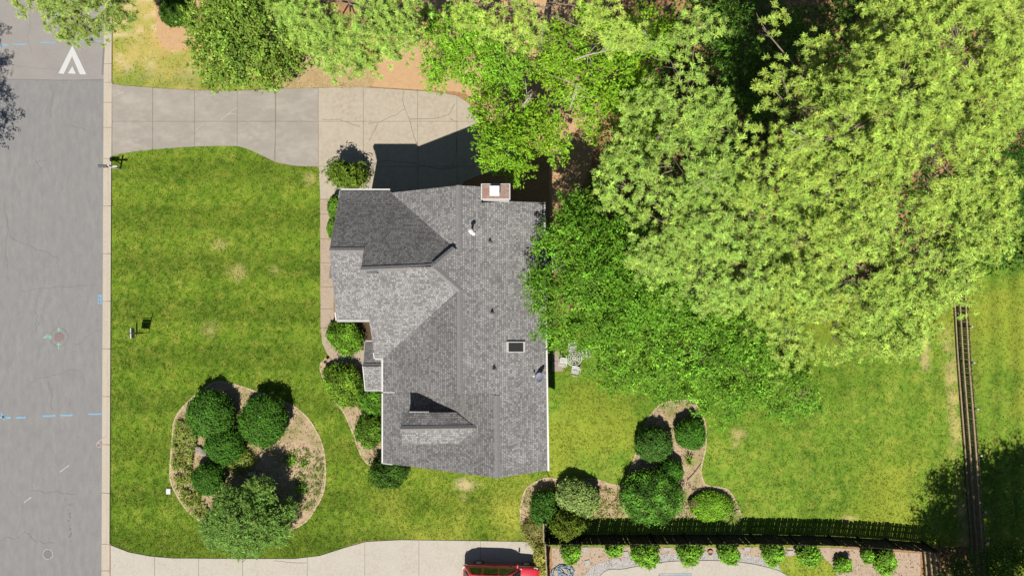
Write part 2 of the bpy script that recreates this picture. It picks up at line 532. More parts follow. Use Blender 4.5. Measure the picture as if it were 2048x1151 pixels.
road_pts = [(-1600, -1800), (209, -1800), (208, 160), (206, 600), (203, 1151), (200, 2800), (-1600, 2800)]
road = sheet('road', road_pts, 0.008, M['asphalt'], kind='structure')
old = sheet('old_asphalt_patch', [(-700, -500), (208.5, -500), (208, 158), (150, 160), (60, 159), (-700, 161)], 0.012, M['asphalt_old'], road)
ribbon('seam', [(-300, 161), (40, 159), (120, 161), (206, 160)], 0.05, 0.0165, M['road_crack'], road)
ribbon('seam', [(208, 95), (205, 150)], 0.12, 0.0166, M['road_crack'], road)
tr = [(145, 91), (117, 147), (128, 148), (144.5, 113), (160, 149), (173, 149)]
sheet('painted_arrow', tr[::-1], 0.0172, M['white_paint'], road)
sheet('painted_triangle', [(145, 133), (152, 148), (136, 147)], 0.0172, M['white_paint'], road)
for a, b, w in (((-30, 835), (8, 833), .14), ((3, 825), (10, 840), .1), ((12, 834), (22, 834), .14), ((32, 834), (52, 833.5), .12), ((86, 831), (112, 830), .12), ((121, 829.5), (146, 829), .12), ((177, 827), (205, 826.5), .1), ((-20, 91), (16, 90), .13), ((26, 89), (52, 88), .09), ((80, 85), (112, 85), .07), ((160, 84), (205, 82), .06)):
    ribbon('blue_utility_dash', [a, ((a[0] + b[0]) / 2, (a[1] + b[1]) / 2 + .7), b], w, 0.0172, M['blue_paint'], road)
for k in range(5):
    y = 589 + k * 4
    ribbon('blue_utility_scribble', [(196, y), (200, y + 1.5 * (-1) ** k), (205, y + .8)], 0.06, 0.0176 + k * .0002, M['blue_paint'], road)
for x in (197.5, 201.5, 204):
    ribbon('blue_utility_scribble', [(x, 588), (x + .4, 607)], 0.05, 0.0195, M['blue_paint'], road)
for a, b in (((120, 943), (139, 929)), ((48, 1004), (63, 993))):
    ribbon('white_paint_tick', [a, b], 0.07, 0.0172, M['thin_white_paint'], road)
def ring_pts(cx, cy, r, n=28): return [(cx + r * math.cos(2 * math.pi * i / n), cy + r * math.sin(2 * math.pi * i / n)) for i in range(n)]
ribbon('white_paint_ring', ring_pts(96, 1107, 10), 0.04, 0.0172, M['thin_white_paint'], road, True)
sheet('dark_patch', ring_pts(95, 1108, 8, 12), 0.0165, M['road_crack'], road)
mh = MB().lathe([(0.31, 0.0), (0.31, 0.018), (0.27, 0.02), (0.27, 0.024), (0.0, 0.024)], 24, tuple(P(118, 674, 0))).build('manhole_cover', M['iron'], road)
ribbon('manhole_rim', ring_pts(118, 674, 18, 30), 0.03, 0.0168, M['road_crack'], road, True)
for pts in ([(118, 663), (118, 656)], [(114, 660), (118, 655), (122, 660)], [(118, 686), (118, 697)], [(114, 690), (118, 686), (122, 690)], [(86, 674), (102, 673)], [(98, 669), (104, 673), (99, 678)], [(90, 676), (95, 668)]):
    ribbon('green_utility_arrow', pts, 0.07, 0.0174 + random.random() * .0012, M['green_paint'], road)
# cracks wandering over the asphalt
def crack_line(a, b, amp, n=14, seed=0):
    rr = random.Random(seed); pts = []
    dx, dy = b[0] - a[0], b[1] - a[1]; L = math.hypot(dx, dy); o = 0
    for i in range(n + 1):
        t = i / n; o += rr.uniform(-amp, amp); o *= .85
        pts.append((a[0] + dx * t - dy / L * o, a[1] + dy * t + dx / L * o))
    return pts
for i, (a, b) in enumerate((((40, 580), (195, 566)), ((75, 590), (70, 665)), ((60, 760), (160, 735)), ((95, 760), (105, 820)), ((0, 1085), (60, 1068)), ((60, 1070), (110, 1085)), ((106, 170), (104, 235)), ((70, 320), (72, 345)), ((72, 325), (95, 322)), ((130, 250), (180, 265)), ((60, 980), (150, 985)), ((15, 470), (120, 520)), ((10, 400), (14, 560)), ((150, 690), (205, 660)), ((20, 130), (120, 140)), ((60, 30), (62, 110)))):
    ribbon('crack', crack_line(a, b, 4, 16, i), 0.016, 0.0169, M['road_crack'], road)
rs = random.Random(3)
for i in range(26):
    cx, cy = (rs.gauss(139, 3), rs.uniform(990, 1090)) if i < 12 else (rs.uniform(10, 190), rs.uniform(200, 1100))
    r = rs.uniform(.8, 2.8) if i < 12 else rs.uniform(.5, 1.3)
    sheet('oil_spot', [(cx + r * rs.uniform(.6, 1.2) * math.cos(t), cy + 1.5 * r * rs.uniform(.6, 1.2) * math.sin(t)) for t in np.linspace(0, 6.28, 10)[:-1]], 0.0171, M['road_crack'], road)

kerb = bpy.data.objects.new('kerb', None); COL.objects.link(kerb); kerb['kind'] = 'structure'
def kx(y): return 207.5 - (y - 160) * 0.0045
yk = [-180, -85, 10, 62, 128, 165, 205, 255, 317, 412, 507, 602, 697, 792, 888, 985, 1087, 1140, 1235, 1330]
for a, b in zip(yk[:-1], yk[1:]):
    drop = (160 < a < 317) or a > 1085
    a2, b2 = a + .5, b - .5
    prof = [(0, 0.013), (9.5, 0.02), (11.5, 0.03 if drop else 0.075), (17.2, 0.05 if drop else 0.10)]
    v = []; 
    for yy in (a2, b2):
        for dx, z in prof:
            q = P(kx(yy) + dx, yy, 0); v.append((q.x, q.y, z))
        q = P(kx(yy) + 17.2, yy, 0); v.append((q.x, q.y, -0.1)); q = P(kx(yy), yy, 0); v.append((q.x, q.y, -0.1))
    n = 6
    f = [(i, (i + 1) % n, n + (i + 1) % n, n + i) for i in range(n)] + [tuple(range(n - 1, -1, -1)), tuple(range(n, 2 * n))]
    link('kerb_section', py_mesh('kerb_section', v, f), M['kerb'], kerb)
    ribbon('paint_mark', [], .1, 0, M['pink_paint'], kerb) if False else None
ribbon('paint_scrawl', [(194, 886), (203, 878), (213, 872)], 0.07, 0.0315, M['pink_paint'], kerb)
ribbon('paint_scrawl', ring_pts(198.5, 889, 4.5, 14), 0.06, 0.0305, M['pink_paint'], kerb, True)

# ------------------------------------------------------------------ driveways and walk
drive_out = [(225, 168), (250, 171.5), (300, 175.5), (345, 178.5), (400, 181), (475, 182), (560, 178), (637, 176), (727, 175), (790, 179), (835, 182), (880, 185), (915, 192), (937, 206), (955, 240), (1000, 275), (1045, 300), (1045, 330), (1000, 344), (960, 350), (928, 364), (915, 392), (760, 396), (695, 396), (673, 398), (668, 398), (641, 398), (638, 333), (610, 332.5), (585, 331), (551, 324), (510, 304), (490, 296), (475, 292), (430, 292), (390, 293), (345, 296), (306, 299), (270, 303), (245, 307), (225, 311)]
drive = bpy.data.objects.new('driveway', None); COL.objects.link(drive); drive['kind'] = 'structure'
sheet('joint_bed', drive_out, 0.03, M['joint'], drive)
ym = lambda q: (sum(p[0] for p in q) / len(q))
slabs(drive, drive_out, [306, 390, 475, 551, 637, 727, 835.5, 914], [243, 333], 0.0, 0.045, lambda q: M['concrete'] if ym(q) < 637 else M['concrete_tan'], 0.8)
for i, pts in enumerate(([(390, 262), (408, 246)], [(442, 241), (460, 226), (475, 215)], [(455, 229), (474, 228)], [(226, 194), (250, 184)], [(645, 240), (680, 240), (700, 247), (720, 254)], [(737, 248), (755, 247), (790, 232), (811, 219)], [(808, 182), (806, 200), (811, 219), (820, 240), (829, 275), (836, 290)], [(820, 239), (870, 238), (898, 230), (910, 208)], [(900, 238), (914, 245), (913, 300), (905, 335)], [(755, 247), (738, 282)], [(551, 180), (552, 235), (549, 320)], [(735, 330), (770, 322), (800, 324), (833, 327)], [(838, 330), (880, 338), (912, 335)])):
    q = []
    for a, b in zip(pts[:-1], pts[1:]): q += crack_line(a, b, 1.0, 6, i + 40)[:-1]
    q.append(pts[-1])
    ribbon('crack', q, 0.03, 0.0512 + i * .0002, M['crack'] if i > 3 else M['concrete_pale'], drive)

walk_out = [(640.5, 399), (668, 399), (668, 640), (664, 668), (670, 692), (690, 701), (737, 699), (740, 720), (735, 735), (712, 737), (690, 730), (668, 721), (654, 706), (645, 686), (641.5, 655)]
walk = bpy.data.objects.new('front_walk', None); COL.objects.link(walk); walk['kind'] = 'structure'
sheet('joint_bed', walk_out, 0.03, M['joint'], walk)
slabs(walk, walk_out, [700], [428, 477.6, 525, 573, 617, 655], 0.0, 0.045, lambda q: M['walk'], 0.9)

nd_out = [(222, 1089), (258, 1103), (300, 1111), (345, 1115), (470, 1116), (590, 1116), (640, 1110), (690, 1094), (732, 1082), (800, 1078.5), (930, 1080), (1060, 1082), (1092, 1090), (1092, 1420), (222, 1420)]
ndrive = bpy.data.objects.new('neighbour_driveway', None); COL.objects.link(ndrive); ndrive['kind'] = 'structure'
sheet('joint_bed', nd_out, 0.03, M['joint'], ndrive)
slabs(ndrive, nd_out, [310, 398, 485.5, 615, 730, 838, 961], [1165, 1260], 0.0, 0.045, lambda q: M['concrete_pale'], 0.8)
ribbon('crack', crack_line((548, 1121), (613, 1124), 1.2, 12, 91), 0.03, 0.0515, M['crack'], ndrive)

# ------------------------------------------------------------------ planting beds (pixel outlines)
bed_front = smooth_loop([(430, 764), (463, 767), (509, 781), (577, 806), (606, 826), (626, 850), (645, 890), (651, 940), (647, 983), (631, 1015), (609, 1044), (560, 1066), (480, 1075), (425, 1058), (399, 1040), (374, 1019), (352, 986), (341, 958), (341, 926), (345, 876), (349, 840), (366, 813), (391, 790)])
bed_found = smooth_line([(643, 723), (641, 741), (656, 776), (671, 804), (687, 823), (703, 858), (715, 892), (727, 917), (742, 931)]) + [(800, 945), (820, 900), (800, 700), (737, 700), (735, 735), (712, 738), (690, 731), (668, 722), (652, 712)]
bed_south = smooth_line([(1100, 1092), (1060, 1062), (1043.5, 1045), (1040.6, 1022), (1044.5, 998.6), (1052, 977), (1070, 964), (1091, 955), (1121, 958), (1150, 957), (1193, 958), (1220, 967), (1246, 968), (1256, 949), (1272, 905), (1285, 860), (1303, 827), (1329, 805), (1382, 801), (1402, 827), (1411, 848), (1411, 895), (1402, 936), (1406, 960), (1415, 970), (1441, 974), (1460, 983), (1478, 1017), (1485, 1040)]) + [(1490, 1092)]
bed_walk = [(668, 395), (700, 395), (700, 480), (668, 480)]
bed_notch = [(664, 640), (745, 640), (745, 700), (690, 702), (670, 693), (663, 668)]
island = smooth_loop([(345, -60), (385, -40), (400, 30), (385, 80), (350, 100), (320, 85), (312, 40), (315, -30)])
def bed(name, pts, mat, z=0.014, edging=None, ew=0.09):
    o = sheet(name, pts, z, mat, kind='structure')
    if edging:
        ribbon('edging', edging, ew, z + 0.012, M['edge'], o)
    return o
M['edge'] = plain('bed_edge_trench', T(230, 206, 164), 0.95, noise=0.25, scale=5)
bed('front_planting_bed', bed_front, M['mulch'], 0.014, bed_front + bed_front[:1])
bed('foundation_planting_bed', bed_found, M['mulch'], 0.015, bed_found[:50])
bed('back_planting_bed', bed_south, M['mulch'], 0.014, bed_south[10:-3])
bed('walk_planting_bed', bed_walk, M['mulch'], 0.016)
bed('porch_planting_bed', bed_notch, M['brown_mulch'], 0.017)
bed('tree_ring_bed', island, M['straw'], 0.021)
straw = smooth_loop([(735, 160), (760, 120), (800, 60), (900, -60), (1300, -200), (1200, 60), (1190, 300), (1110, 460), (1098, 380), (1090, 310), (1000, 262), (955, 215), (925, 186), (830, 179), (740, 172)])
sheet('pine_straw', straw, 0.010, M['straw'], kind='structure')
sheet('bare_soil', smooth_loop([(560, 120), (610, 100), (700, 105), (745, 150), (735, 174), (640, 175), (565, 177), (545, 150)]), 0.022, M['sand'], kind='structure')
neigh_bed = [(1104, 1094), (1400, 1092), (1660, 1094), (1840, 1105), (1845, 1300), (1104, 1300)]
M['pale_mulch'] = layered('pale_mulch', [T(216, 186, 158), T(190, 158, 130), T(228, 206, 180)], [2.5, 30.0], bump=0.7, bscale=40)
bed('neighbour_planting_bed', neigh_bed, M['pale_mulch'], 0.014)
grav = smooth_line([(1150, 1200), (1176, 1140), (1215, 1120), (1290, 1109), (1400, 1102), (1480, 1105), (1548, 1124), (1580, 1151), (1600, 1200)])
sheet('gravel_band', grav, 0.020, M['gravel'], kind='structure')
pd = smooth_line([(1160, 1260), (1200, 1150), (1250, 1136), (1310, 1125), (1370, 1120), (1460, 1121), (1530, 1132), (1575, 1151), (1610, 1200), (1620, 1260)])
pdo = MB().prism([tuple(P(x, y, 0)[:2]) for x, y in pd][::-1], 0.0, 0.06).build('pool_deck', M['concrete_pale']); pdo['kind'] = 'structure'
wp = [(1318, 1147), (1382, 1146), (1392, 1220), (1305, 1220)]
wo = sheet('pool_water', wp, 0.065, M['water'], kind='structure')
ribbon('pool_edge', wp + wp[:1], 0.12, 0.072, M['paver'], wo)

# ------------------------------------------------------------------ lawns
def c3(r, g, b): return np.array(T(r, g, b))
def mixc(a, b, t):
    t = np.clip(t, 0, 1)[:, None]
    return a * (1 - t) + b * t
def blob(px, py, cx, cy, rx, ry=None):
    ry = ry or rx
    n = fbm(px / 22.0, py / 22.0, 3) - 0.5
    return np.clip(1.25 - np.sqrt(((px - cx) / rx) ** 2 + ((py - cy) / ry) ** 2) + n * 1.5, 0, 1)
LAWN_K = 1.6
def lawn_col(px, py, style):
    return lawn_base(px, py, style) * LAWN_K * np.array((1.07, 1.0, 1.08))
def lawn_base(px, py, style):
    n = len(px)
    n1 = fbm(px / 60, py / 60); n2 = fbm(px / 14 + 50, py / 14); n3 = fbm(px / 200 + 9, py / 160, 3)
    if style == 'front':
        c = mixc(np.tile(c3(112, 144, 36), (n, 1)), c3(92, 128, 28), np.clip((n1 - .38) * 2, 0, .8))
        c = mixc(c, c3(150, 162, 58), np.clip((n2 - .55) * 2.4, 0, .5))
        c = mixc(c, c3(134, 156, 50), np.clip((n3 - .5) * 2, 0, .35))
        n4 = fbm(px / 5 + 3, py / 5 + 8, 2)
        c = mixc(c, c3(64, 98, 20), np.clip((.42 - n4) * 2.6, 0, .55))
        c = mixc(c, c3(164, 172, 70), np.clip((n4 - .58) * 2.2, 0, .5))
        st = 0.5 + 0.5 * np.tanh(3 * np.sin(py / 29.0 * math.pi / 1.6 + 0.5 * np.sin(px / 200)))
        c = c * (0.87 + 0.21 * st)[:, None]
        c = mixc(c, c3(74, 104, 20), np.clip((py - 1030) / 60, 0, 1) * .5 * (n1 + .4))
        for q in ((440, 490, 12), (470, 545, 18), (420, 660, 16), (550, 540, 9), (620, 358, 10)):
            c = mixc(c, c3(196, 184, 116), blob(px, py, *q) * .55)
        c = mixc(c, c3(206, 190, 138), blob(px, py, 936, 972, 22, 16) * .9)
        c = mixc(c, c3(206, 190, 138), blob(px, py, 927, 995, 8, 12) * .8)
        c = mixc(c, c3(176, 184, 70), np.clip((px - 700) / 120, 0, 1) * np.clip(n1 - .35, 0, 1) * 2)
    elif style == 'dry':
        c = mixc(np.tile(c3(192, 180, 96), (n, 1)), c3(150, 166, 66), np.clip((n1 - .42) * 5, 0, 1))
        c = mixc(c, c3(224, 204, 150), np.clip((n2 - .5) * 4, 0, .9))
        c = mixc(c, c3(128, 150, 52), np.clip((py - 118) / 50, 0, 1) * np.clip((n2 - .2) * 2, 0, 1))
        c = mixc(c, c3(218, 170, 118), blob(px, py, 350, 78, 42, 30) * .8)
    else:
        c = mixc(np.tile(c3(124, 162, 48), (n, 1)), c3(104, 142, 38), np.clip((n1 - .36) * 2.0, 0, .85))
        n4 = fbm(px / 5 + 3, py / 5 + 8, 2)
        c = mixc(c, c3(164, 178, 70), np.clip((n2 - .46) * 2.0, 0, .5) + np.clip((n4 - .55) * 1.6, 0, .4))
        c = mixc(c, c3(74, 112, 28), np.clip((.42 - n4) * 2.2, 0, .5))
        c = mixc(c, c3(162, 174, 58), np.clip((n3 - .5) * 4, 0, .6))
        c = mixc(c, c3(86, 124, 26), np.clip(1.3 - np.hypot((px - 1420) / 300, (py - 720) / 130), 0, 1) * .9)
        for q in ((1478, 870, 16, 10), (1472, 888, 10, 6), (1610, 780, 12, 12), (1700, 1036, 18, 6), (1850, 700, 10, 45), (1600, 800, 16, 10)):
            c = mixc(c, c3(214, 188, 134), blob(px, py, *q) * .7)
        fx = 1911 + (py - 690) * .076
        strip = np.clip(1.3 - np.abs(px - (fx - 12)) / 14, 0, 1) * np.clip((py - 640) / 60, 0, 1)
        c = mixc(c, c3(214, 194, 130), strip * np.clip(.15 + (n1 - .3) * 1.6 + (n2 - .5), 0, .8))
        if style == 'neigh':
            st = np.sin(px / 20.0 * math.pi + .3 * np.sin(py / 70))
            c = c * (0.92 + 0.12 * st)[:, None]
        else:
            st = np.sin(px / 34.0 * math.pi)
            c = c * (1 + 0.04 * st)[:, None]
    return c

def offset_loop(pts, d):
    q = np.array(pts, float)
    a = np.roll(q, 1, 0); b = np.roll(q, -1, 0)
    t = b - a; t /= np.linalg.norm(t, axis=1, keepdims=True) + 1e-9
    area = (q[:, 0] * b[:, 1] - b[:, 0] * q[:, 1]).sum()
    nn = np.stack([t[:, 1], -t[:, 0]], 1) * (1 if area > 0 else -1)
    return [tuple(p) for p in q + nn * d]

def lawn(name, outline, holes, style, z=0.006, step=8.0, tufts=70, grow=1.0):
    outline = offset_loop(outline, 1.9)
    o = np.array(outline, float)
    bb = o.min(0), o.max(0)
    b0 = np.maximum(bb[0], -150); b1 = np.minimum(bb[1], (2250, 1280))
    gx, gy = np.meshgrid(np.arange(b0[0] + step / 2, b1[0], step), np.arange(b0[1] + step / 2, b1[1], step))
    gx = gx.ravel() + RNG.uniform(-1, 1, gx.size); gy = gy.ravel() + RNG.uniform(-1, 1, gy.size)
    k = inside(gx, gy, o)
    pts = [Vector(p) for p in outline] + [Vector((a, b)) for a, b in zip(gx[k], gy[k])]
    n = len(outline)
    v, e, f, *_ = delaunay_2d_cdt(pts, [], [list(range(n))], 1, 1e-4)
    v = np.array([tuple(p) for p in v])
    co = np.stack([(v[:, 0] - CX) / S, -(v[:, 1] - CY) / S, np.full(len(v), z)], 1)
    idx = np.array([q[::-1] for q in f])
    a = co[idx[:, 0]]; b = co[idx[:, 1]]; c = co[idx[:, 2]]
    flip = np.cross(b - a, c - a)[:, 2] < 0
    idx[flip] = idx[flip][:, ::-1]
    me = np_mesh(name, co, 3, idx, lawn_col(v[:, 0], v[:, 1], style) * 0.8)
    ob = link(name, me, M['ground_attr']); ob['kind'] = 'structure'
    # grass blades
    area = (b1[0] - b0[0]) * (b1[1] - b0[1]) / S / S
    m = int(area * tufts)
    px = RNG.uniform(b0[0], b1[0], m); py = RNG.uniform(b0[1], b1[1], m)
    k = inside(px, py, o) & (px > -60) & (px < 2110) & (py > -60) & (py < 1215)
    for h in holes: k &= ~inside(px, py, h)
    px, py = px[k], py[k]
    dens = fbm(px / 9, py / 9, 2)
    k = RNG.random(len(px)) < np.clip(0.35 + dens, 0, 1)
    px, py = px[k], py[k]
    col = lawn_col(px, py, style)
    # nothing grows on the palest ground
    bare = (col[:, 0] / (col[:, 1] + 1e-6))
    k = RNG.random(len(px)) < np.clip(2.6 - 1.9 * bare, .15, 1)
    px, py, col = px[k], py[k], col[k]
    nb = 4
    m = len(px)
    bx = np.repeat((px - CX) / S, nb) + RNG.normal(0, .045, m * nb); by = np.repeat(-(py - CY) / S, nb) + RNG.normal(0, .045, m * nb)
    az = RNG.uniform(0, 6.283, m * nb); ln = RNG.uniform(.05, .11, m * nb) * grow; tilt = RNG.uniform(.45, 1.25, m * nb); wd = RNG.uniform(.012, .03, m * nb)
    dx, dy = np.cos(az), np.sin(az)
    base = np.stack([bx, by, np.full(m * nb, z)], 1)
    tip = base + np.stack([dx * np.sin(tilt) * ln, dy * np.sin(tilt) * ln, np.cos(tilt) * ln], 1)
    sd = np.stack([-dy * wd, dx * wd, np.zeros(m * nb)], 1)
    V = np.stack([base - sd, base + sd, tip], 1).reshape(-1, 3)
    cc = np.repeat(col * np.exp(RNG.normal(0, .22, (m, 1))), nb, 0) * RNG.uniform(.7, 1.4, (m * nb, 1)) * (1 + RNG.normal(0, .06, (m * nb, 3)))
    cc = np.clip(np.repeat(cc, 3, 0), 0.002, .8)
    me = np_mesh('grass', V, 3, np.arange(len(V)).reshape(-1, 3), cc)
    gob = link('grass', me, M['grass']); gob['kind'] = 'stuff'
    return ob, gob

front_out = smooth_line([(225, 312.5), (245, 308.5), (270, 304.5), (306, 300.5), (345, 297.5), (390, 294.5), (430, 293.5), (475, 294), (490, 298), (510, 306), (551, 326), (585, 332.5), (638, 335)], 3) + [(640, 500), (640.5, 655)] + smooth_line([(644, 686), (653, 708), (643, 723), (641, 741), (656, 776), (671, 804), (687, 823), (703, 858), (715, 892), (727, 917), (742, 931), (790, 900)], 3) + [(1090, 900), (1092, 940), (1100, 955)] + smooth_line([(1091, 955), (1070, 964), (1052, 977), (1044.5, 998.6), (1040.6, 1022), (1043.5, 1045), (1060, 1070), (1072, 1082)], 3) + smooth_line([(1060, 1081), (930, 1078), (800, 1076.5), (732, 1079), (690, 1091), (640, 1107), (590, 1113.5), (470, 1113.5), (345, 1112.5), (300, 1109), (258, 1101), (223, 1087)], 3) + [(222.5, 985), (223.5, 600), (224.5, 400)]
lawn('front_lawn', front_out, [bed_front], 'front', tufts=95)
dry_out = [(226, -60), (420, -60), (640, -60), (600, 177), (560, 177), (475, 181), (400, 180), (345, 177.5), (300, 174.5), (250, 170), (225.5, 166)]
lawn('dry_lawn', dry_out, [island], 'dry', tufts=70, grow=.9)
back_out = [(1092, 700), (1120, 640), (1300, 560), (1500, 560), (1903, 560), (1905, 600), (1914, 720), (1935, 1000), (1942, 1090), (1490, 1091)] + [(1485, 1040), (1478, 1017), (1460, 983), (1441, 974), (1415, 970), (1406, 960), (1402, 936), (1411, 895), (1411, 848), (1402, 827), (1382, 801), (1329, 805), (1303, 827), (1285, 860), (1272, 905), (1256, 949), (1246, 968), (1220, 967), (1193, 958), (1150, 957), (1100, 954), (1094, 940)]
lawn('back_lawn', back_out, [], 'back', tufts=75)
lawn('fence_side_lawn', [(1100, 1034), (1484, 1040), (1490, 1092), (1094, 1090)], [], 'back', z=0.026, tufts=40)
lawn('neighbour_lawn', [(1907, 560), (1903, 380), (2120, 300), (2120, 1220), (1945, 1220), (1942, 1090), (1935, 1000), (1914, 720)], [], 'neigh', tufts=60)
lawn('pool_lawn', smooth_loop([(1560, 1120), (1600, 1112), (1650, 1120), (1670, 1160), (1600, 1190), (1570, 1150)]), [], 'back', z=0.024, tufts=60)

# ------------------------------------------------------------------ house
HX, HY = -3.0, -0.2
house = empty('house', (HX, HY, 0), 'two-storey house with grey shingle gable roofs and white gutters beside the front lawn', 'house')
def hl(p): return (p[0] - HX, p[1] - HY, p[2])
# planes: z = a + b*X + c*Yi   (Yi grows towards the bottom of the photograph)
PL = {
    'R': (6.35 + .6 * 1.95, -.6, 0), 'W1': (6.35 + .67 * 7.09, .67, 0), 'N': (6.35 + .78 * 5.58, 0, .78),
    'S': (9.9 - .7 * 1.04, 0, -.7), 'W2': (6.35 + .62 * 7.38, .62, 0), 'W3': (8.0 + .8 * .55, .55, 0),
    's': (9.12 - .78 * 2.03, 0, -.78), 'pN': (3.2 - .6 * 3.355, 0, .6), 'pS': (3.2 + .6 * 6.34, 0, -.6),
    'dN': (6.8 - .77 * 7.113, 0, .77), 'dS': (6.8 + .59 * 8.91, 0, -.59), 'bay': (5.2 - .5 * -10.3, .5, 0)}
def on(px, py, pl):
    a, b, c = PL[pl]
    u, v = (px - CX) / S, (py - CY) / S
    k = (H - a) / (H + b * u + c * v)
    return Vector((u * k, -v * k, H * (1 - k)))
ROOF = [
    ('R', [(917.5, 370.6), (962, 373), (963, 405), (1022, 402.5), (1087.5, 405), (1095, 940), (995, 955), (993, 786), (920, 786), (920, 580), (865, 533), (908, 497), (917.5, 497)]),
    ('W1', [(776, 386), (917.5, 370.6), (917.5, 500), (908, 497)]),
    ('N', [(682, 381), (779, 381), (908, 497), (865, 533), (722, 539), (727, 501), (660, 500)]),
    ('S', [(722, 539), (865, 533), (920, 580), (768, 716), (750, 716)]),
    ('W2', [(920, 580), (920, 786), (766, 783), (766, 716)]),
    ('W3', [(766, 782), (930, 778), (993, 786), (995, 955), (766, 925)]),
    ('s', [(660, 500), (735, 500), (745, 560), (742, 640), (674, 640)]),
    ('pN', [(731.5, 683.5), (748, 683.5), (768, 683.5), (768, 732), (726, 732)]),
    ('pS', [(726, 732), (768, 732), (768, 779.5), (731.5, 779.5)]),
    ('dN', [(805, 825), (912, 824), (953, 856), (801, 857)]),
    ('dS', [(801, 857), (953, 856), (917, 886), (806, 888)]),
]
rv, rf, ruv = [], [], []
for pl, pts in ROOF:
    a, b, c = PL[pl]
    top = [on(x, y, pl) for x, y in pts]
    gl = math.hypot(b, c); gu = Vector((b / gl, -c / gl)); gp = Vector((-gu.y, gu.x)); st = math.sqrt(1 + gl * gl)
    area = sum(top[i].x * top[(i + 1) % len(top)].y - top[(i + 1) % len(top)].x * top[i].y for i in range(len(top)))
    if area < 0: top.reverse()
    k = len(rv); n = len(top)
    rv += [hl(p) for p in top] + [hl(p - Vector((0, 0, .16))) for p in top]
    rf += [tuple(k + i for i in range(n)), tuple(k + n + n - 1 - i for i in range(n))] + [(k + i, k + n + i, k + n + (i + 1) % n, k + (i + 1) % n) for i in range(n)]
    uvp = [(p.xy.dot(gp) + 3.1 * k, p.xy.dot(gu) * st) for p in top]
    uvp += [(q[0], q[1] - .05) for q in uvp]
    ruv.append((k, uvp))
me = py_mesh('roof', rv, rf)
uvl = me.uv_layers.new(name='uv')
uvd = {}
for k, uvp in ruv:
    for i, q in enumerate(uvp): uvd[k + i] = q
for lp in me.loops: uvl.data[lp.index].uv = uvd[lp.vertex_index]
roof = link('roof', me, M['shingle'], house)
# light and shade of each slope, painted into its shingle colour
SLOPE_SHADE = {'R': 1.1, 'W1': .9, 'N': .78, 'W2': .76, 'W3': .74}
wat = me.attributes.new('slope_shade', 'FLOAT', 'POINT')
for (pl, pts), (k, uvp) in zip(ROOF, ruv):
    for i in range(len(uvp)): wat.data[k + i].value = SLOPE_SHADE.get(pl, 1.0)

# ridge and hip caps, one folded shingle each
def cap_line(a, b, dip, z=0.0):
    a = Vector(a); b = Vector(b); d = b - a; L = d.length; d.normalize()
    side = Vector((d.y, -d.x, 0)).normalized()
    n = max(1, int(L / .2))
    cv = [(-.15, 0, .02), (.15, 0, .035), (-.15, .16, .02 - dip * .16), (.15, .16, .035 - dip * .16), (-.15, -.16, .02 - dip * .16), (.15, -.16, .035 - dip * .16)]
    cme = py_mesh('ridge_cap', cv, [(0, 1, 3, 2), (1, 0, 4, 5)])
    cme.materials.append(M['cap_shingle'])
    rot = Matrix((d, d.cross(side).cross(d).normalized() if False else side * -1, side.cross(d) * -1 if False else Vector((0, 0, 1)))).transposed()
    x = d; y = (Vector((0, 0, 1)).cross(x)).normalized(); zz = x.cross(y)
    rot = Matrix((x, y, zz)).transposed().to_4x4()
    for i in range(n):
        p = a + d * ((i + .5) * L / n)
        o = bpy.data.objects.new('ridge_cap', cme); COL.objects.link(o)
        o.parent = roof
        o.matrix_local = Matrix.Translation(Vector(hl(p)) + Vector((0, 0, .012 + random.uniform(0, .006)))) @ rot
cap_line(on(917.5, 372, 'R'), on(917.5, 499, 'R'), .6)
cap_line(on(920, 580, 'R'), on(920, 785, 'R'), .6)
cap_line(on(994, 792, 'R'), on(995, 954, 'R'), .55)
cap_line(on(723, 539, 'N'), on(865, 533, 'N'), .7)
cap_line(on(661, 500, 'N'), on(727, 500, 'N'), .75)
cap_line(on(865, 533, 'R'), on(908, 497, 'R'), .55)
cap_line(on(865, 533, 'R'), on(920, 580, 'R'), .55)
cap_line(on(802, 857, 'dN'), on(950, 855, 'dN'), .9)
cap_line(on(727, 732, 'pN'), on(763, 732, 'pN'), .55)

def gutter(a, b, name='gutter', w=.12, h=.12, mat='white', off=(0, 0, 0)):
    a = Vector(a) + Vector(off); b = Vector(b) + Vector(off); d = (b - a); L = d.length; d.normalize()
    y = Vector((0, 0, 1)).cross(d).normalized()
    mb = MB()
    prof = [(-w / 2, -h), (w / 2, -h), (w / 2, .01), (w / 2 - .02, .01), (w / 2 - .02, -.03), (-w / 2 + .02, -.03), (-w / 2 + .02, .01), (-w / 2, .01)]
    v = []
    for p in (a, b):
        for q, z in prof: v.append(hl(p + y * q + Vector((0, 0, z))))
    n = len(prof)
    mb.add(v, [(i, (i + 1) % n, n + (i + 1) % n, n + i) for i in range(n)])
    return mb.build(name, M[mat], house)
gutter(on(1088.5, 404, 'R'), on(1096.5, 941, 'R'))
gutter(on(764.5, 716, 'W2'), on(764.5, 783, 'W2'))
gutter(on(765, 786, 'W3'), on(765, 926, 'W3'))
gutter(on(681, 379.5, 'N'), on(780, 379.5, 'N'))
gutter(on(673.5, 641.5, 's'), on(740, 641.5, 's'))
gutter(on(750, 717.5, 'S'), on(768, 717.5, 'S'))
gutter(on(731, 682, 'pN'), on(748, 682, 'pN'), w=.09)
gutter(on(731, 780.5, 'pS'), on(765, 780.5, 'pS'), w=.09)
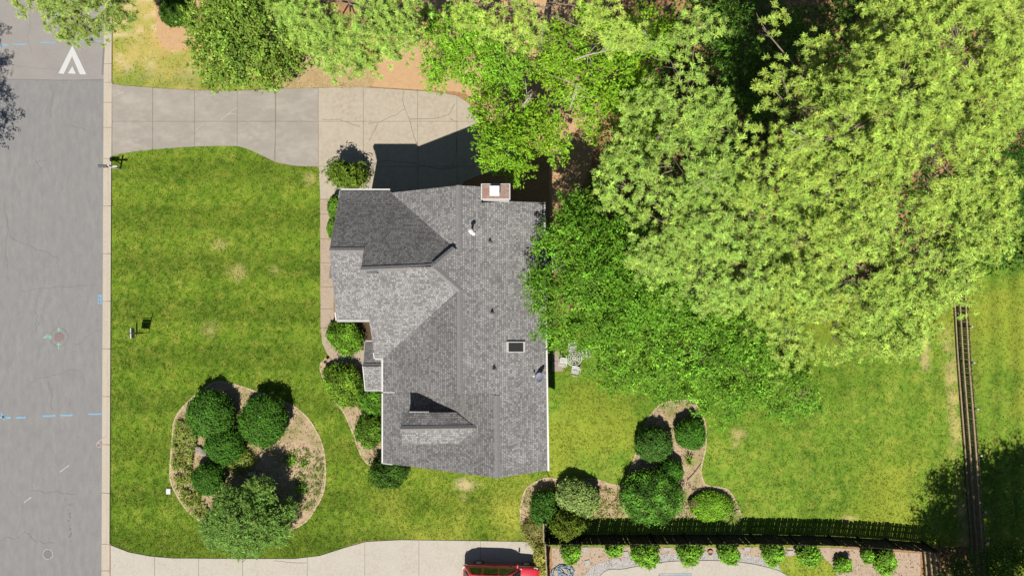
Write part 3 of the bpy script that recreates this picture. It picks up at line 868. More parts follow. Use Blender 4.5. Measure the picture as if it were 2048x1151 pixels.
def rake(a, b, mat='white', w=.05, drop=.2):
    a = Vector(a); b = Vector(b); d = (b - a).normalized(); y = Vector((0, 0, 1)).cross(d).normalized()
    v = []
    for p in (a, b):
        for q, z in ((-w / 2, .006), (w / 2, .006), (w / 2, -drop), (-w / 2, -drop)): v.append(hl(p + y * q + Vector((0, 0, z))))
    MB().add(v, [(0, 1, 5, 4), (1, 2, 6, 5), (2, 3, 7, 6), (3, 0, 4, 7), (0, 3, 2, 1), (4, 5, 6, 7)]).build('rake_board', M[mat], house)
rake(on(766, 926, 'W3'), on(785, 928.3, 'W3'))
rake(on(681, 382, 'N'), on(659.5, 500, 'N'), 'cap_shingle')
rake(on(659.5, 500, 's'), on(673.5, 641, 's'), 'cap_shingle')
rake(on(679.8, 381, 'N'), on(677.5, 396, 'N'), w=.06)
rake(on(672.2, 641, 's'), on(670, 624, 's'), w=.06)
rake(on(730, 682, 'pN'), on(725.4, 732, 'pN'))
rake(on(725.4, 732, 'pS'), on(730.4, 781, 'pS'))
rake(on(766, 784, 'W2'), on(790, 784.6, 'W2'))
rake(on(748.8, 717, 'S'), on(746.5, 705, 'S'))

# walls (each its own piece)
def wall(poly, d, name='wall', mat='siding', parent=house):
    """poly: world points in a vertical plane; d: thickness vector"""
    d = Vector(d); n = len(poly)
    v = [hl(Vector(p)) for p in poly] + [hl(Vector(p) + d) for p in poly]
    f = [tuple(range(n)), tuple(range(2 * n - 1, n - 1, -1))] + [(i, n + i, n + (i + 1) % n, (i + 1) % n) for i in range(n)]
    return MB().add(v, f).build(name, M[mat], parent)
xr = 1.6
wall([(xr, 4.7, 0), (xr, -10.3, 0), (xr, -10.3, 6.3), (xr, 4.7, 6.3)], (-.15, 0, 0))
wall([(-7.0, 5.25, 0), (-1.7, 5.25, 0), (-1.7, 5.25, 8.3), (-2.9, 5.25, 8.95), (-7.0, 5.25, 6.15)], (0, -.15, 0))
wall([(-1.5, 4.7, 0), (xr - .2, 4.7, 0), (xr - .2, 4.7, 6.3), (-1.5, 4.7, 8.1)], (0, -.15, 0))
wall([(-7.45, -10.25, 0), (xr - .2, -10.25, 0), (xr - .2, -10.25, 6.25), (-.85, -10.25, 7.7), (-7.45, -10.25, 4.0)], (0, .15, 0))
wall([(-7.6, -5.75, 0), (-7.6, -10.25, 0), (-7.6, -10.25, 3.95), (-7.6, -5.75, 3.95)], (.15, 0, 0))
wall([(-7.1, -4.0, 0), (-7.1, -5.6, 0), (-7.1, -5.6, 6.2), (-7.1, -4.0, 6.2)], (.15, 0, 0))
wall([(-7.1, -5.55, 4.0), (-2.9, -5.55, 6.3), (-2.9, -5.55, 8.9), (-7.1, -5.55, 6.2)], (0, .12, 0))
wall([(-7.65, -1.4, 0), (-7.65, -3.85, 0), (-7.65, -3.85, 6.2), (-7.65, -1.2, 8.1), (-7.65, 1.0, 9.65), (-7.65, -1.0, 8.0)], (.15, 0, 0))
wall([(-9.6, 5.2, 0), (-9.6, -1.6, 0), (-9.6, -1.6, 6.05), (-9.6, 2.0, 8.85), (-9.6, 5.2, 6.3)], (.15, 0, 0))
wall([(-9.6, -1.6, 0), (-7.6, -1.6, 0), (-7.6, -1.6, 6.05), (-9.6, -1.6, 6.05)], (0, .15, 0))
wall([(-9.6, 5.25, 0), (-7.0, 5.25, 0), (-7.0, 5.25, 6.2), (-9.6, 5.25, 6.2)], (0, -.15, 0))
wall([(-7.65, -3.85, 0), (-7.1, -3.85, 0), (-7.1, -3.85, 6.2), (-7.65, -3.85, 6.2)], (0, .15, 0))
# dormer walls
da, dr, ds = on(806, 826, 'dN'), on(803, 857, 'dN'), on(808, 887, 'dS')
xw = -6.1
wall([(xw, da.y - .12, 5.2), (xw, ds.y + .12, 5.2), (xw, ds.y + .12, 6.55), (xw, dr.y, 7.15), (xw, da.y - .12, 6.55)], (.12, 0, 0))
wall([(xw, da.y - .14, 4.95), (-3.1, da.y - .14, 6.6), (-3.1, da.y - .14, 6.64), (xw, da.y - .14, 6.6)], (0, -.1, 0), mat='chim_white')
wall([(xw, ds.y + .14, 4.95), (-3.1, ds.y + .14, 6.6), (-3.1, ds.y + .14, 6.64), (xw, ds.y + .14, 6.6)], (0, .1, 0))
gutter(on(818, 824, 'dN'), on(858, 824, 'dN'), w=.08, h=.1)
# windows in the walls
def window(x, y, z, w, h, axis, sgn):
    t = .05
    def bxx(u0, u1, z0, z1, d0, d1):
        if axis == 'x': return ((x + sgn * d0 if sgn > 0 else x + sgn * d1, y + u0, z0), (x + sgn * d1 if sgn > 0 else x + sgn * d0, y + u1, z1))
        return ((x + u0, y + sgn * d0 if sgn > 0 else y + sgn * d1, z0), (x + u1, y + sgn * d1 if sgn > 0 else y + sgn * d0, z1))
    def L(b): return (hl(b[0]), hl(b[1]))
    mb = MB()
    for u0, u1, z0, z1 in ((-w / 2 - .08, -w / 2, z - .08, z + h + .08), (w / 2, w / 2 + .08, z - .08, z + h + .08), (-w / 2, w / 2, z - .08, z), (-w / 2, w / 2, z + h, z + h + .08), (-w / 2, w / 2, z + h / 2 - .02, z + h / 2 + .02)):
        mb.box(*L(bxx(u0, u1, z0, z1, .002, .07)))
    o = mb.build('window', M['white'], house)
    MB().box(*L(bxx(-w / 2, w / 2, z, z + h, .001, .03))).build('pane', M['glass_dark'], o)
for y in (3.5, 1.8, 0.2): window(-9.6, y, 1.0, 1.0, 1.6, 'x', -1)
window(-9.6, 1.9, 4.3, 1.2, 1.5, 'x', -1)
for y in (-7.0, -9.0): window(-7.6, y, 1.0, 1.1, 1.6, 'x', -1)
window(-6.1, (da.y + ds.y) / 2, 5.55, .7, .8, 'x', -1)
for y in (3.2, .6, -2.0, -5.0, -8.5):
    window(1.6, y, 1.0, 1.2, 1.6, 'x', 1); window(1.6, y, 4.1, 1.1, 1.5, 'x', 1)
for x in (-5.5, -2.0): window(x, -10.25, 1.0, 1.1, 1.6, 'y', -1)
# porch posts and door
for yy in (-3.55, -6.1):
    MB().box(hl((-8.95, yy - .09, 0)), hl((-8.77, yy + .09, 3.15))).build('porch_post', M['white'], house)
MB().box(hl((-9.1, -6.3, 0.0)), hl((-7.62, -3.4, .12))).build('porch_floor', M['walk'], house)
dd = MB().box(hl((-7.72, -5.3, .12)), hl((-7.62, -4.3, 2.2))).build('door', M['black'], house)
MB().lathe([(.03, 0), (.035, .03), (.02, .06)], 10, hl((-7.74, -4.42, 1.1))).build('handle', M['alloy'], dd)
# small bay roof on the front wall
MB().add([hl(P(660, 531, 5.6)), hl(P(668, 533, 5.9)), hl(P(668, 556, 5.9)), hl(P(658, 556, 5.4)), hl(P(660, 531, 5.3)), hl(P(668, 533, 5.3)), hl(P(668, 556, 5.3)), hl(P(658, 556, 5.2))], [(3, 2, 1, 0), (0, 1, 5, 4), (1, 2, 6, 5), (2, 3, 7, 6), (3, 0, 4, 7), (4, 5, 6, 7)]).build('bay_roof', M['cap_shingle'], house)
# dark roof vent near the cross ridge
c = on(745, 541, 'S')
MB().box(hl((c.x - .28, c.y - .16, c.z - .1)), hl((c.x + .28, c.y + .14, c.z + .12))).build('ridge_vent', plain('vent_plastic', T(112, 112, 114), .7), house, bevel=.02)

# chimney
ztop = 9.36
x0, x1 = P(962, 380, ztop).x, P(1020.5, 380, ztop).x
y0, y1 = P(980, 399, ztop).y, P(980, 367, ztop).y
chim = MB().box(hl((x0 + .06, y0 + .06, 0)), hl((x1 - .06, y1 - .06, ztop - .05))).build('chimney', M['chim_white'], house)
MB().box(hl((x0, y0, ztop - .08)), hl((x1, y1, ztop - .03))).build('chimney_rim', M['white'], chim)
cc_ = MB().box(hl((x0 + .05, y0 + .05, ztop - .028)), hl((x1 - .05, y1 - .05, ztop))).build('chimney_cover', M['rust'], chim)
fx0, fx1 = P(979, 380, 9.75).x, P(999, 380, 9.75).x
fy0, fy1 = P(980, 391.5, 9.75).y, P(980, 371, 9.75).y
MB().box(hl((fx0 + .08, fy0 + .08, ztop + .001)), hl((fx1 - .08, fy1 - .08, 9.7))).build('flue', M['lead'], chim)
MB().box(hl((fx0, fy0, 9.7)), hl((fx1, fy1, 9.76))).build('flue_cap', M['chim_white'], chim, bevel=.015)
# roof pipes
def pipe(px, py, h=.35, r=.06, mat='lead'):
    b = on(px, py, 'R')
    o = MB().lathe([(.17, -.1), (.15, .03), (r, .12), (r, h), (r * .7, h), (r * .7, h - .05)], 12, hl(b)).build('vent_pipe', M[mat], house)
    MB().lathe([(r * .68, h - .06), (r * .68, h - .03)], 10, hl(b)).build('opening', M['black'], o)
for q in ((978.5, 485.5), (983, 627), (987, 739)): pipe(*q)
b = on(943, 464, 'R')
o = MB().lathe([(.17, -.15), (.12, .05), (.055, .1), (.055, .75)], 12, hl(b)).build('vent_pipe', M['chim_white'], house)
MB().lathe([(.06, .72), (.12, .76), (.12, .84), (.02, .9)], 12, hl(b)).build('vent_cap', M['chim_white'], o)
b2 = on(947, 467, 'R')
MB().lathe([(.13, -.1), (.11, .06), (.03, .1)], 12, hl(b2)).build('flashing', M['chim_white'], o)
# skylight
sk = [(1012, 682.5), (1048, 682.5), (1048, 704), (1012, 704)]
skp = [on(x, y, 'R') for x, y in sk]
up = Vector((.6, 0, 1)).normalized()
ctr = sum(skp, Vector()) / 4
def ring(sc, h): return [hl(ctr + (p - ctr) * sc + up * h) for p in skp]
so = MB().add(ring(1, -.02) + ring(1, .12) + ring(.84, .12) + ring(.84, .02), [(i, 4 + i, 4 + (i + 1) % 4, (i + 1) % 4) for i in range(4)] + [(4 + i, 8 + i, 8 + (i + 1) % 4, 4 + (i + 1) % 4) for i in range(4)] + [(8 + i, 12 + i, 12 + (i + 1) % 4, 8 + (i + 1) % 4) for i in range(4)]).build('skylight', M['white'], house)
MB().add(ring(.85, .07), [(3, 2, 1, 0)]).build('pane', M['glass_dark'], so)
# satellite dish on the rear gutter
db = on(1092, 754, 'R'); dt = db + Vector((-.35, .05, .65))
dish = MB().tube([hl(db), hl(db + Vector((-.3, 0, .1))), hl(dt)], .03, 8).build('satellite_dish', M['white'], house)
mb = MB(); nrm = Vector((-.75, .25, .62)).normalized(); ax = Vector((0, 0, 1)).cross(nrm).normalized(); ay = nrm.cross(ax)
nr, ns = 5, 22; vv = []; ff = []
for i in range(nr + 1):
    rr_ = i / nr
    for j in range(ns):
        t = 2 * math.pi * j / ns
        vv.append(hl(dt + ax * (.30 * rr_ * math.cos(t)) + ay * (.36 * rr_ * math.sin(t)) + nrm * (.09 * rr_ * rr_)))
for i in range(nr):
    for j in range(ns): ff.append((i * ns + j, i * ns + (j + 1) % ns, (i + 1) * ns + (j + 1) % ns, (i + 1) * ns + j))
rf_ = MB().add(vv, ff).build('reflector', M['dish'], dish, True)
md = rf_.modifiers.new('thick', 'SOLIDIFY'); md.thickness = .015
fp = dt + nrm * .42 - ay * .12
MB().tube([hl(dt - ay * .33 + nrm * .08), hl(fp)], .014, 6).build('feed_arm', M['dish'], dish)
MB().box(tuple(Vector(hl(fp)) - Vector((.05, .05, .05))), tuple(Vector(hl(fp)) + Vector((.05, .05, .06)))).build('receiver', M['white'], dish, bevel=.01)

# ------------------------------------------------------------------ fences
def fence(name, label, px_pts, h, pitch, pw, side, rails, posts_every, mat_p='fence_wood', mat_r='rail_wood', cap=None, gap_seed=1, lean=.012):
    """picket fence along ground pixel points; side=+1 puts the rails on the left of the run"""
    pts = [P(x, y, 0) for x, y in px_pts]
    base = pts[0].copy()
    e = empty(name, base, label, 'fence')
    rr = random.Random(gap_seed)
    pm = None
    variants = []
    for hh in (h, h * .985, h * 1.012):
        me = MB().add([(-pw / 2, -.01, .04), (pw / 2, -.01, .04), (pw / 2, .01, .04), (-pw / 2, .01, .04), (-pw / 2, -.01, hh - .05), (pw / 2, -.01, hh - .05), (pw / 2, .01, hh - .05), (-pw / 2, .01, hh - .05), (-pw / 4, -.01, hh), (pw / 4, -.01, hh), (pw / 4, .01, hh), (-pw / 4, .01, hh)],
            [(0, 1, 5, 4), (1, 2, 6, 5), (2, 3, 7, 6), (3, 0, 4, 7), (4, 5, 9, 8), (5, 6, 10, 9), (6, 7, 11, 10), (7, 4, 8, 11), (8, 9, 10, 11), (3, 2, 1, 0)])
        m_ = py_mesh('picket', me.v, me.f); m_.materials.append(M[mat_p]); variants.append(m_)
    acc = 0.0
    for a, b in zip(pts[:-1], pts[1:]):
        d = b - a; L = d.length; d.normalize(); nrm = Vector((-d.y, d.x, 0)) * side
        ang = math.atan2(d.y, d.x)
        n = int(L / pitch)
        for i in range(n):
            p = a + d * ((i + .5) * L / n) - nrm * .045
            o = bpy.data.objects.new('picket', variants[rr.randrange(3)]); COL.objects.link(o); o.parent = e
            o.location = p - base; o.rotation_euler = (rr.gauss(0, lean), rr.gauss(0, lean * .6), ang + rr.gauss(0, .01))
        for z in rails:
            q = [a + nrm * .0 - base, b - base]
            mb = MB()
            w = .04; hh = .09
            v = []
            for p in q:
                for s_, zz in ((-.03, -hh / 2), (.05, -hh / 2), (.05, hh / 2), (-.03, hh / 2)): v.append(p + nrm * s_ + Vector((0, 0, z + zz)))
            mb.add(v, [(0, 1, 5, 4), (1, 2, 6, 5), (2, 3, 7, 6), (3, 0, 4, 7), (0, 3, 2, 1), (4, 5, 6, 7)]).build('rail', M[mat_r], e)
        m = max(1, int(round(L / posts_every)))
        for i in range(m + 1):
            p = a + d * (L * i / m) - base - nrm * .12
            o = MB().box((p.x - .05, p.y - .05, 0), (p.x + .05, p.y + .05, h - .1)).build('post', M[mat_p], e)
            if cap:
                q = p - nrm * .09
                MB().lathe([(.035, h - .25), (.035, h - .02), (.07, h - .02), (.07, h + .03), (.02, h + .08)], 8, (q.x, q.y, 0)).build('post_cap', M[cap], o)
    return e
fence('south_fence', 'long dark wooden picket fence between the back garden and the neighbour\'s pool yard', [(1088.5, 1070), (1300, 1069.5), (1500, 1069), (1655, 1072), (1770, 1079), (1842, 1085)], 1.83, .135, .132, -1, (.35, 1.0, 1.55), 2.4, mat_p='dark_fence', mat_r='dark_fence', lean=.012)
fence('east_fence', 'wooden picket fence with three pale rails along the right side of the back lawn', [(1904, 560), (1909, 650), (1913, 720), (1927, 900), (1935, 1010), (1944, 1130), (1949, 1200)], 1.5, .14, .12, 1 if False else -1, (.18, .72, 1.3), 2.5, cap='white', gap_seed=4)
fence('gate_fence', 'short wooden fence panel running up from the corner post beside the red car\'s driveway', [(1085, 1031), (1085.5, 1068)], 1.8, .135, .12, -1, (.35, 1.5), 1.3, mat_p='fence_wood', gap_seed=6)
fence('pool_side_fence', 'wooden fence running off the bottom edge between the red car and the blue hose', [(1088.5, 1072), (1091, 1120), (1094, 1190)], 1.6, .14, .12, -1, (.3, 1.35), 2.0, gap_seed=7)
fence('corner_fence', 'dark wooden fence running off the bottom edge at the far end of the pool yard', [(1842, 1087), (1846, 1130), (1850, 1190)], 1.9, .135, .125, -1, (.35, 1.0, 1.6), 2.2, gap_seed=8)

# ------------------------------------------------------------------ foliage builders
def leaves(c, nrm_bias, L, Wd, col, jit=.6, along=None):
    """c (n,3) centres, nrm_bias (n,3) preferred normals -> verts, quads, colours"""
    n = len(c)
    nr = nrm_bias + RNG.normal(0, jit, (n, 3))
    nr /= np.linalg.norm(nr, axis=1, keepdims=True) + 1e-9
    a = RNG.normal(0, 1, (n, 3))
    if along is not None: a = a * .55 + along * 1.1
    d = a - (a * nr).sum(1, keepdims=True) * nr
    d /= np.linalg.norm(d, axis=1, keepdims=True) + 1e-9
    s = np.cross(nr, d)
    l = (L * RNG.uniform(.7, 1.3, n))[:, None]; w = (Wd * RNG.uniform(.7, 1.3, n))[:, None]
    V = np.stack([c - d * l / 2, c + s * w / 2 - d * l * .08 + nr * w * .15, c + d * l / 2, c - s * w / 2 - d * l * .08 + nr * w * .15], 1).reshape(-1, 3)
    return V, np.arange(4 * n).reshape(-1, 4), np.repeat(col, 4, 0)

def unit(n):
    v = RNG.normal(0, 1, (n, 3)); return v / np.linalg.norm(v, axis=1, keepdims=True)

LEAF_K = 1.55
def tint(base, n, sd=.18, hue=.05):
    base = np.array(base) * LEAF_K
    k = np.exp(RNG.normal(0, sd, (n, 1)))
    c = np.array(base)[None] * k * np.exp(RNG.normal(0, hue, (n, 3)))
    return np.clip(c, .001, .8)

def crown_points(lobes, per_m2, clump_r, clump_n, up_only=-.35):
    """clumps over ellipsoid lobes; returns leaf centres, outward normals, clump index"""
    cs, ns = [], []
    for (c, r, fl) in lobes:
        n = max(4, int(4 * math.pi * r * r * per_m2))
        u = unit(n * 2); u = u[u[:, 2] > up_only][:n]
        f = RNG.uniform(.45, 1.05, (len(u), 1)) ** .6
        cs.append(np.array(c)[None] + u * f * np.array((r, r, r * fl))[None]); ns.append(u)
    cs = np.concatenate(cs); ns = np.concatenate(ns)
    k = len(cs)
    # each clump is a spray of leaves along an outward twig
    dr = ns * np.array((1, 1, .35)) + RNG.normal(0, .45, (k, 3)) * np.array((1, 1, .4))
    dr /= np.linalg.norm(dr, axis=1, keepdims=True) + 1e-9
    t = RNG.uniform(-1, 1, (k, clump_n, 1))
    wid = (1 - .7 * np.clip(t, 0, 1))
    off = dr[:, None] * t * clump_r * 2.0 + RNG.normal(0, 1, (k, clump_n, 3)) * wid * clump_r * np.array((.55, .55, .3))
    pts = (cs[:, None, :] + off).reshape(-1, 3)
    nn = np.repeat(ns, clump_n, 0)
    return pts, nn, np.repeat(np.arange(k), clump_n), cs, np.repeat(dr, clump_n, 0)

def limbs(mb, base, top, lobes, r0, seed=0, twigs=3):
    rr = random.Random(seed)
    base = Vector(base); top = Vector(top)
    n = 6
    tp = [base.lerp(top, i / n) + Vector((rr.gauss(0, .06), rr.gauss(0, .06), 0)) * (i > 0) for i in range(n + 1)]
    mb.tube([base + Vector((0, 0, -.2))] + tp, [r0 * 1.5] + [r0 * (1 - .8 * i / n) for i in range(n + 1)], 8)
    for (c, r, fl) in lobes:
        c = Vector(c)
        t = min(.92, max(.25, (c.z - r * fl * .6 - base.z) / max(.1, (top.z - base.z))))
        s = base.lerp(top, t); rs_ = r0 * (1 - .8 * t) * .55
        m = s.lerp(c, .5) + Vector((rr.gauss(0, .15), rr.gauss(0, .15), rr.uniform(0, .3)))
        mb.tube([s, m, c], [rs_, rs_ * .65, rs_ * .35], 6)
        for _ in range(twigs):
            u = Vector((rr.gauss(0, 1), rr.gauss(0, 1), rr.uniform(-.2, 1))).normalized()
            mb.tube([c.lerp(m, rr.uniform(0, .6)), c + Vector((u.x * r * .5, u.y * r * .5, u.z * r * fl * .5)), c + Vector((u.x * r * .95, u.y * r * .95, u.z * r * fl * .9))], [rs_ * .35, rs_ * .22, rs_ * .08], 5)
    return mb

def lobes_px(blobs, fl=.7):
    """(px,py,r_px,z) as seen in the photograph -> world ellipsoids"""
    return [(tuple(P(b[0], b[1], b[3])), b[2] / S * (H - b[3]) / H, (b[4] if len(b) > 4 else fl)) for b in blobs]

def broadleaf(name, label, cat, lobes, base, color, r0=.2, leaf=(.13, .06), per=2.2, clump=(.32, 30), group=None, seed=0, csd=.16, transl_mat='leaf', top=None, jit=.6, twigs=3):
    base = Vector(base)
    zt = max(c[2] for c, r, f in lobes)
    if top is None:
        cx = sum(c[0] for c, r, f in lobes) / len(lobes); cy = sum(c[1] for c, r, f in lobes) / len(lobes)
        top = (base.x * .5 + cx * .5, base.y * .5 + cy * .5, zt)
    e = empty(name, base, label, cat, group)
    mb = limbs(MB(), base, top, lobes, r0, seed, twigs)
    mb.v = [(p[0] - base.x, p[1] - base.y, p[2] - base.z) for p in mb.v]
    mb.build('trunk', M['bark'], e, True)
    pts, nn, ci, cs, dr = crown_points(lobes, per, clump[0], clump[1])
    ct = tint(color, len(cs), csd, .05)
    col = ct[ci] * np.exp(RNG.normal(0, .2, (len(pts), 1)))
    bias = nn * .5 + np.array((0, 0, .9))
    V, F, C = leaves(pts - np.array(base), bias, leaf[0], leaf[1], np.clip(col, .001, .8), jit, dr)
    link('crown', np_mesh('crown', V, 4, F, C), M[transl_mat], e)
    return e

def pine(name, label, lobes, base, color, r0=.22, tuft_per=11.4, needles=34, nl=.205, nw=.019, seed=0, group='tall pines over the back garden', tips_n=7, csd=.17):
    base = Vector(base)
    rr = random.Random(seed)
    zt = max(c[2] + r * f * .6 for c, r, f in lobes)
    cx = sum(c[0] for c, r, f in lobes) / len(lobes); cy = sum(c[1] for c, r, f in lobes) / len(lobes)
    top = Vector((cx * .8 + base.x * .2, cy * .8 + base.y * .2, zt))
    e = empty(name, base, label, 'pine tree', group)
    mb = limbs(MB(), base, top, lobes, r0, seed, 3)
    tp, td = [], []
    for (c, r, f) in lobes:
        nb = max(4, int(4 * math.pi * r * r * tuft_per / tips_n * .92))
        cv = Vector(c)
        for _ in range(nb):
            u = Vector((rr.gauss(0, 1), rr.gauss(0, 1), rr.gauss(.25, .8))).normalized()
            fr = rr.uniform(.35, 1.05) ** .55
            end = cv + Vector((u.x * r, u.y * r, u.z * r * f)) * fr
            if fbm(np.array([end.x * .55 + 40]), np.array([end.y * .55 + 40 + seed]), 2)[0] < rr.uniform(.28, .5): continue
            st = cv + Vector((u.x * r, u.y * r, u.z * r * f)) * fr * .35 + Vector((0, 0, -.3))
            if rr.random() < .3: mb.tube([st, st.lerp(end, .5) + Vector((0, 0, -.1)), end], [.035, .025, .012], 4, False)
            dv = (end - st).normalized()
            for _ in range(tips_n):
                o = Vector((rr.gauss(0, .32), rr.gauss(0, .32), rr.gauss(0, .16)))
                tp.append(end + o); td.append((dv * .45 + o * .9 + Vector((0, 0, .75))).normalized())
    mb.v = [(p[0] - base.x, p[1] - base.y, p[2] - base.z) for p in mb.v]
    mb.build('trunk', M['bark'], e, True)
    tp = np.array([tuple(p) for p in tp]) - np.array(base); td = np.array([tuple(p) for p in td])
    n = len(tp)
    ct = tint(color, n, csd, .04) * 1.08
    # needles: a brush round the shoot
    ref = np.tile(np.array((.2, .3, .1)), (n, 1)); a = np.cross(td, ref); a /= np.linalg.norm(a, axis=1, keepdims=True); b = np.cross(td, a)
    az = RNG.uniform(0, 6.283, (n, needles)); sp = np.arccos(RNG.uniform(-.12, .97, (n, needles)))
    d = td[:, None] * np.cos(sp)[..., None] + (a[:, None] * np.cos(az)[..., None] + b[:, None] * np.sin(az)[..., None]) * np.sin(sp)[..., None]
    ln = RNG.uniform(.75, 1.1, (n, needles, 1)) * nl * RNG.uniform(.8, 1.2, (n, 1, 1))
    o = tp[:, None] + td[:, None] * RNG.uniform(-.06, .05, (n, needles, 1))
    tip = o + d * ln + np.array((0, 0, -.02))
    up = np.zeros_like(d); up[..., 2] = 1
    s = np.cross(d, up + RNG.normal(0, .3, d.shape)); s /= np.linalg.norm(s, axis=-1, keepdims=True) + 1e-9
    V = np.stack([o - s * nw * .6, o + s * nw * .6, tip + s * nw * .35, tip - s * nw * .35], 2).reshape(-1, 3)
    C = np.repeat(ct[:, None] * np.exp(RNG.normal(0, .14, (n, needles, 1))), 4, 1).reshape(-1, 3)
    F = np.arange(len(V)).reshape(-1, 4)
    link('crown', np_mesh('crown', V, 4, F, np.clip(C, .001, .8)), M['needle'], e)
    return e

def shrub(name, label, px, py, r, h, color, n=4000, leaf=(.11, .06), group=None, fl=None, csd=.14, jit=.55, bumps=7, rough=.12, seed=0, cat='shrub', ry=None):
    """clipped or loose shrub: leafy shell over a domed body"""
    zc = h * .52
    c = P(px, py, zc); rm = r / S * (H - zc) / H; rym = (ry or r) / S * (H - zc) / H
    e = empty(name, (c.x, c.y, 0), label, cat, group)
    n = int(n * 2.1); leaf = (leaf[0] * 1.15, leaf[1] * 1.2)
    u = unit(int(n * 1.5)); u = u[u[:, 2] > -.55][:n]
    # lumpy surface
    bd = unit(bumps); lump = np.zeros(len(u))
    for k in range(bumps): lump += np.maximum(0, (u @ bd[k]) - .55) * RNG.uniform(-.4, 1.0)
    ph = np.arctan2(u[:, 1], u[:, 0]); f1 = 3.0 * rm + 2
    fine = fbm(u[:, 0] * f1 + 9.3 + px, u[:, 1] * f1 + u[:, 2] * f1 * .7 + 4.1, 3) - .5
    edge = sum(RNG.uniform(-1, 1) / (q + 1) * np.sin((q + 2) * ph + RNG.uniform(0, 6.28)) for q in range(5))
    rad = (1 + rough * lump * 2 + (.25 + rough) * fine + rough * .28 * edge) * RNG.uniform(.74, 1.03, len(u)) ** .7
    rad = np.where(RNG.random(len(u)) < .04 + rough * .25, rad * RNG.uniform(1.02, 1.1 + rough * .4, len(u)), rad) * .93
    pts = u * rad[:, None] * np.array((rm, rym, h * .5)) + np.array((0, 0, zc)) + RNG.normal(0, .02, (len(u), 3))
    pts[:, 2] = np.maximum(pts[:, 2], .03)
    patch = fbm((pts[:, 0] + 20) * 2.2, (pts[:, 1] + 20) * 2.2, 2)
    col = tint(color, len(u), .24, .06) * np.exp((patch - .5) * csd * 6)[:, None]
    V, F, C = leaves(pts, u * .8 + np.array((0, 0, .55)), leaf[0], leaf[1], np.clip(col, .001, .8), jit)
    link('foliage', np_mesh('foliage', V, 4, F, C), M['leaf'], e)
    mb = MB(); rr = random.Random(seed + int(px))
    for k in range(7):
        t = k * .9 + rr.random(); q = .75 * rr.uniform(.5, 1)
        mb.tube([(0.05 * math.cos(t), .05 * math.sin(t), -.05), (rm * .4 * q * math.cos(t), rym * .4 * q * math.sin(t), h * .4), (rm * q * math.cos(t), rym * q * math.sin(t), h * .75 * q)], [.035, .025, .01], 5)
    mb.build('stems', M['bark'], e)
    return e

def spiky(name, label, px, py, r, h, color, n=60, group=None, cat='plant', w=.04):
    """rosette of strap leaves"""
    c = P(px, py, 0); rm = r / S
    e = tag(link(name, None) if False else bpy.data.objects.new(name, None), label, cat, group) if False else None
    az = RNG.uniform(0, 6.283, n); tl = RNG.uniform(.2, 1.35, n); L = rm * RNG.uniform(.8, 1.15, n)
    V, F, Cc = [], [], []
    for i in range(n):
        d = np.array((math.cos(az[i]), math.sin(az[i]), 0)); s = np.array((-d[1], d[0], 0)) * w / 2
        p0 = d * .02; p1 = d * L[i] * .55 * math.sin(tl[i]) + np.array((0, 0, h * math.cos(tl[i] * .7) * .8)); p2 = d * L[i] * math.sin(tl[i]) ** .7 + np.array((0, 0, h * math.cos(tl[i]) * .9 + .02))
        k = len(V)
        V += [p0 - s * .6, p0 + s * .6, p1 + s, p1 - s, p2 + s * .1, p2 - s * .1]
        F += [(k, k + 1, k + 2, k + 3), (k + 3, k + 2, k + 4, k + 5)]
        col = tint(color, 1, .2)[0]; Cc += [col] * 6
    me = np_mesh(name, np.array(V), 4, np.array(F), np.array(Cc))
    return tag(link(name, me, M['leaf'], None, (c.x, c.y, 0)), label, cat, group)

def cover(name, label, poly, h, color, per_m2, leaf=(.1, .06), kind='stuff', col2=None):
    """low plants filling an outline (pixels)"""
    o = np.array(poly, float); b0, b1 = o.min(0), o.max(0)
    m = int((b1 - b0).prod() / S / S * per_m2)
    px = RNG.uniform(b0[0], b1[0], m); py = RNG.uniform(b0[1], b1[1], m)
    k = inside(px, py, o) & (RNG.random(m) < np.clip(fbm(px / 7, py / 7, 2) * 2.2 - .55, 0, 1))
    px, py = px[k], py[k]
    z = RNG.uniform(.03, h, len(px)) * (0.4 + fbm(px / 10, py / 10, 2))
    pts = np.stack([(px - CX) / S, -(py - CY) / S, z], 1)
    col = tint(color, len(px), .25, .08)
    if col2 is not None:
        t = (RNG.random(len(px)) < .35)[:, None]; col = np.where(t, tint(col2, len(px), .2, .05), col)
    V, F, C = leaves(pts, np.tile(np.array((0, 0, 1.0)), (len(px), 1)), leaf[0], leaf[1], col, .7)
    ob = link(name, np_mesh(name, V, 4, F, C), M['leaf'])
    tag(ob, label, None, None, kind)
    return ob

G_PINE = T(180, 210, 90); G_PINE_Y = T(184, 212, 90); G_PINE_B = T(174, 208, 92)
G_BRIGHT = T(152, 200, 50); G_OAK = T(122, 174, 50); G_DARK = T(64, 112, 32); G_MAG = T(140, 172, 66)

